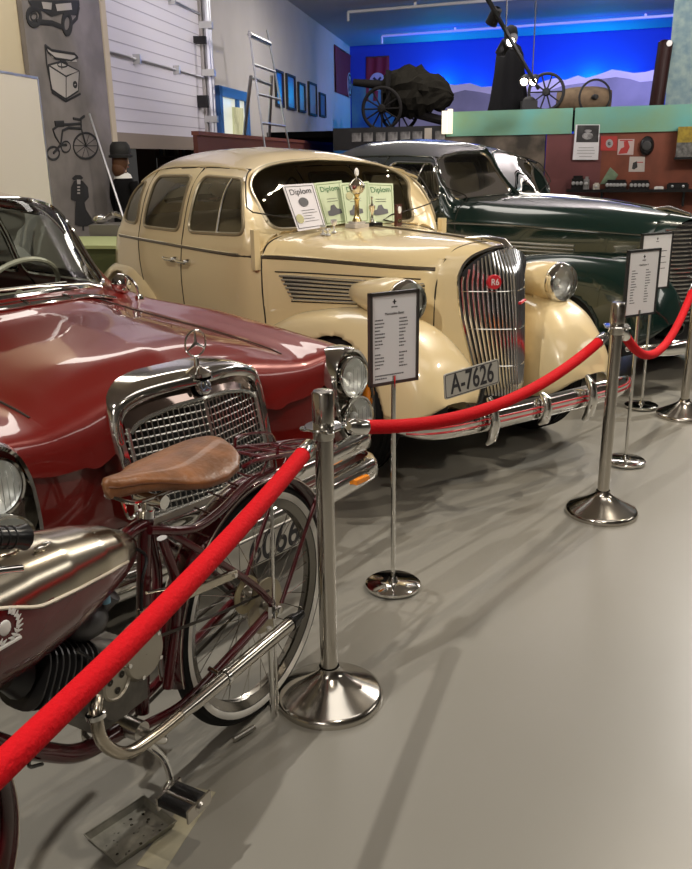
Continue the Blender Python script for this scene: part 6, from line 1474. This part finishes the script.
o = MB().add([tuple(pa_-nn_*.035+Vector((0, 0, .0015))), tuple(pb_-nn_*.03+Vector((0, 0, .0015))), tuple(pb_+nn_*.03+Vector((0, 0, .0015))), tuple(pa_+nn_*.035+Vector((0, 0, .0015)))]+[tuple(q_) for q_ in (pa_-nn_*.035, pb_-nn_*.03, pb_+nn_*.03, pa_+nn_*.035)], [(0, 1, 2, 3), (7, 6, 5, 4), (0, 4, 5, 1), (1, 5, 6, 2), (2, 6, 7, 3), (3, 7, 4, 0)]).build('paper_strip', mat('yellowed_paper', (.48, .44, .30), .7, col2=(.34, .32, .24), nscale=12), smooth=False)
tag(o, 'yellowed stained strip lying on the floor beside the drip tray', 'paper')

# ------------------------------------------------------------------ awards on the cream car's cowl (own objects resting on the car)
cM = Matrix.Rotation(CA, 4, 'Z'); cM.translation = Vector((.725, 4.26, 0)); cI = cM.inverted()
def CL(px, py, x):       # pixel -> cream car frame on plane local x
    n = (cM.to_3x3() @ Vector((1, 0, 0))); p = onpl(px, py, cM @ Vector((x, 0, 0)), n); return cI @ p
def diploma(name, lab, quad, x0, green_, extra):
    """quad TL TR BR BL in pixels; sheet leans back on the windscreen"""
    xs__ = (x0-.09, x0-.09, x0+.02, x0+.02)
    P = [cM @ CL(*q, x) for q, x in zip(quad, xs__)]; c = P[3]
    t = thing(name, lab, 'diploma', tuple(c), 0, 'diplomas on the cream car'); P = [V3(p-c) for p in P]
    n = np.cross(P[2]-P[3], P[0]-P[3]); n /= np.linalg.norm(n); 
    if n[1] > 0: n = -n
    def uv(u, v, h=0): return (P[3]*(1-u)*(1-v)+P[2]*u*(1-v)+P[1]*u*v+P[0]*(1-u)*v)+n*h
    sheetm = mat('green_paper', (.50, .58, .38), .55) if green_ else mat('white_paper_d', (.66, .64, .68), .5)
    q = [uv(0, 0), uv(1, 0), uv(1, 1), uv(0, 1)]
    MB().add(q+[p-n*.003 for p in q], [(0, 1, 2, 3), (7, 6, 5, 4), (0, 4, 5, 1), (1, 5, 6, 2), (2, 6, 7, 3), (3, 7, 4, 0)]).build('sheet', sheetm, t, smooth=False)
    bd_ = MB()
    for a, b in (((.06, .05), (.94, .05)), ((.94, .05), (.94, .95)), ((.94, .95), (.06, .95)), ((.06, .95), (.06, .05))): bd_.tube([uv(*a, .001), uv(*b, .001)], .0015, 4)
    bd_.build('border', ink if not green_ else mat('pale_green_ink', (.2, .3, .12), .6), t)
    xd = (P[2]-P[3]); yd = (P[0]-P[3]); W_ = np.linalg.norm(xd)
    tx_ = text('title', 'Diplom', W_*.26, mat('green_ink', (.03, .16, .05), .6) if green_ else ink, t, frame_mtx(tuple(uv(.5, .83, .002)), tuple(xd), tuple(yd)), .0003)
    lm = MB()
    if not green_:
        lm.add([uv(.5+.16*math.cos(a), .60+.10*math.sin(a), .002) for a in np.linspace(0, 2*PI, 18, endpoint=False)], [tuple(range(18))])
        for v in (.42, .36, .30, .24, .18): lm.tube([uv(.35, v, .001), uv(.65+.2*rq.random(), v, .001)], .0012, 4)
    else:
        lm.add([uv(.22+.55*a, b, .002) for a, b in ((0, .22), (.3, .2), (1, .24), (.95, .34), (.7, .36), (.55, .46), (.3, .44), (.2, .34), (0, .32))], [tuple(range(9))])
        for v in (.6, .54): lm.tube([uv(.3, v, .001), uv(.7, v, .001)], .0012, 4)
    lm.build('printing', mat('print_ink'), t)
    if extra: MB().add([uv(extra[0]+.13*math.cos(a), extra[1]+.10*math.sin(a), .003) for a in np.linspace(0, 2*PI, 18, endpoint=False)], [tuple(range(18))]).build('seal', mat('seal_olive', (.28, .27, .14), .4, .3), t, smooth=False)
    return t
fy = lambda x, y: (260+x/4.325, 160+y/4.325)
diploma('diploma', 'green diploma, left of the tall trophy', [fy(232, 100), fy(352, 88), fy(390, 270), fy(285, 285)], -1.20, True, None)
diploma('diploma', 'green diploma partly hidden behind the tall trophy, with an olive seal', [fy(345, 100), fy(470, 92), fy(470, 270), fy(372, 280)], -1.17, True, (.28, .68))
diploma('diploma', 'green diploma, right of the tall trophy', [fy(462, 98), fy(575, 102), fy(582, 270), fy(470, 278)], -1.21, True, None)
diploma('diploma', 'white diploma with oval car picture, leaning at the left of the windscreen', [fy(95, 108), fy(230, 100), fy(285, 290), fy(165, 308)], -1.08, False, (.2, .25))
def on_cowl(px, py, x):
    p = CL(px, py, x); z = c_on('T', [(x, p.y)])[0][2]; return cM @ Vector((x, p.y, z))
silver = mat('silver_plate', (.75, .72, .62), .12, 1); goldm = mat('gold_plate', (.70, .55, .25), .2, 1); marble = mat('pale_marble', (.60, .56, .50), .35, noise=.2, nscale=30)
p = on_cowl(357, 222, -1.02); tr_ = thing('trophy', 'tall silver cup trophy with pale square base on the bonnet top', 'trophy', tuple(p), .6)
MB().box((-.05, -.05, 0), (.05, .05, .022)).box((-.036, -.036, .022), (.036, .036, .034)).build('plinth', marble, tr_, smooth=False)
MB().lathe([(.03, .034), (.022, .05), (.014, .07), (.013, .15), (.02, .16), (.012, .17), (.02, .185)], n=24).build('stem', goldm, tr_)
MB().lathe([(.012, .18), (.035, .195), (.046, .215), (.048, .235), (.04, .245), (.025, .262), (.010, .272), (.008, .285)], n=28).build('cup', silver, tr_)
for s in (1, -1): MB().tube(cr([(0, s*.044, .24), (0, s*.062, .235), (0, s*.058, .21), (0, s*.036, .20)], 4), .004, 6).build('cup_handle', silver, tr_)
MB().lathe([(.001, .006), (.020, .006), (.024, 0), (.020, -.006), (.001, -.006)], (0, 0, .305), (.5, -.8, 0), 24).build('medallion', white, tr_)
p = on_cowl(372, 222, -1.0); t2 = thing('trophy', 'small silver trophy with black base right of the tall one', 'trophy', tuple(p), .4)
MB().box((-.055, -.03, 0), (.055, .03, .022)).build('plinth', black, t2, smooth=False)
MB().lathe([(.02, .022), (.008, .04), (.006, .075), (.016, .09), (.02, .115), (.012, .125)], n=20).build('cup', silver, t2)
MB().tube([(0, 0, .125), (.0, .004, .155)], [.006, .003], 8).ball((0, 0, .16), .007, 6).build('figure', silver, t2)
p = on_cowl(398, 224, -1.02); t3 = thing('award_plaque', 'dark brown upright plaque with a white round medal', 'plaque', tuple(p), -.5)
MB().box((-.008, -.036, 0), (.008, .036, .125)).build('board', mat('plaque_brown', (.07, .02, .012), .3), t3, smooth=False)
MB().lathe([(.001, .004), (.020, .004), (.022, 0)], (.009, 0, .092), (1, 0, 0), 24).build('medal', white, t3); MB().box((.008, -.022, .02), (.0095, .022, .04)).build('name_plate', goldm, t3, smooth=False)
for k, (px, py, h) in enumerate(((323, 229, .055), (334, 226, .075), (328, 231, .04))):
    p = on_cowl(px, py, -.98+.02*k); o = MB().lathe([(.001, .002), (.016, .002), (.014, .008), (.005, .014), (.0045, h*.5), (.012, h*.62), (.019, h*.8), (.017, h), (.0155, h), (.017, h*.8), (.008, h*.6)], n=20).build('glass_goblet', mat('crystal', (.8, .8, .78), .05, .5, coat=1))
    o.location = p; tag(o, ['small crystal goblet at the foot of the white diploma', 'taller crystal goblet before the first green diploma', 'shortest crystal goblet, nearest the bonnet edge'][k], 'goblet', 'crystal goblets on the cowl')
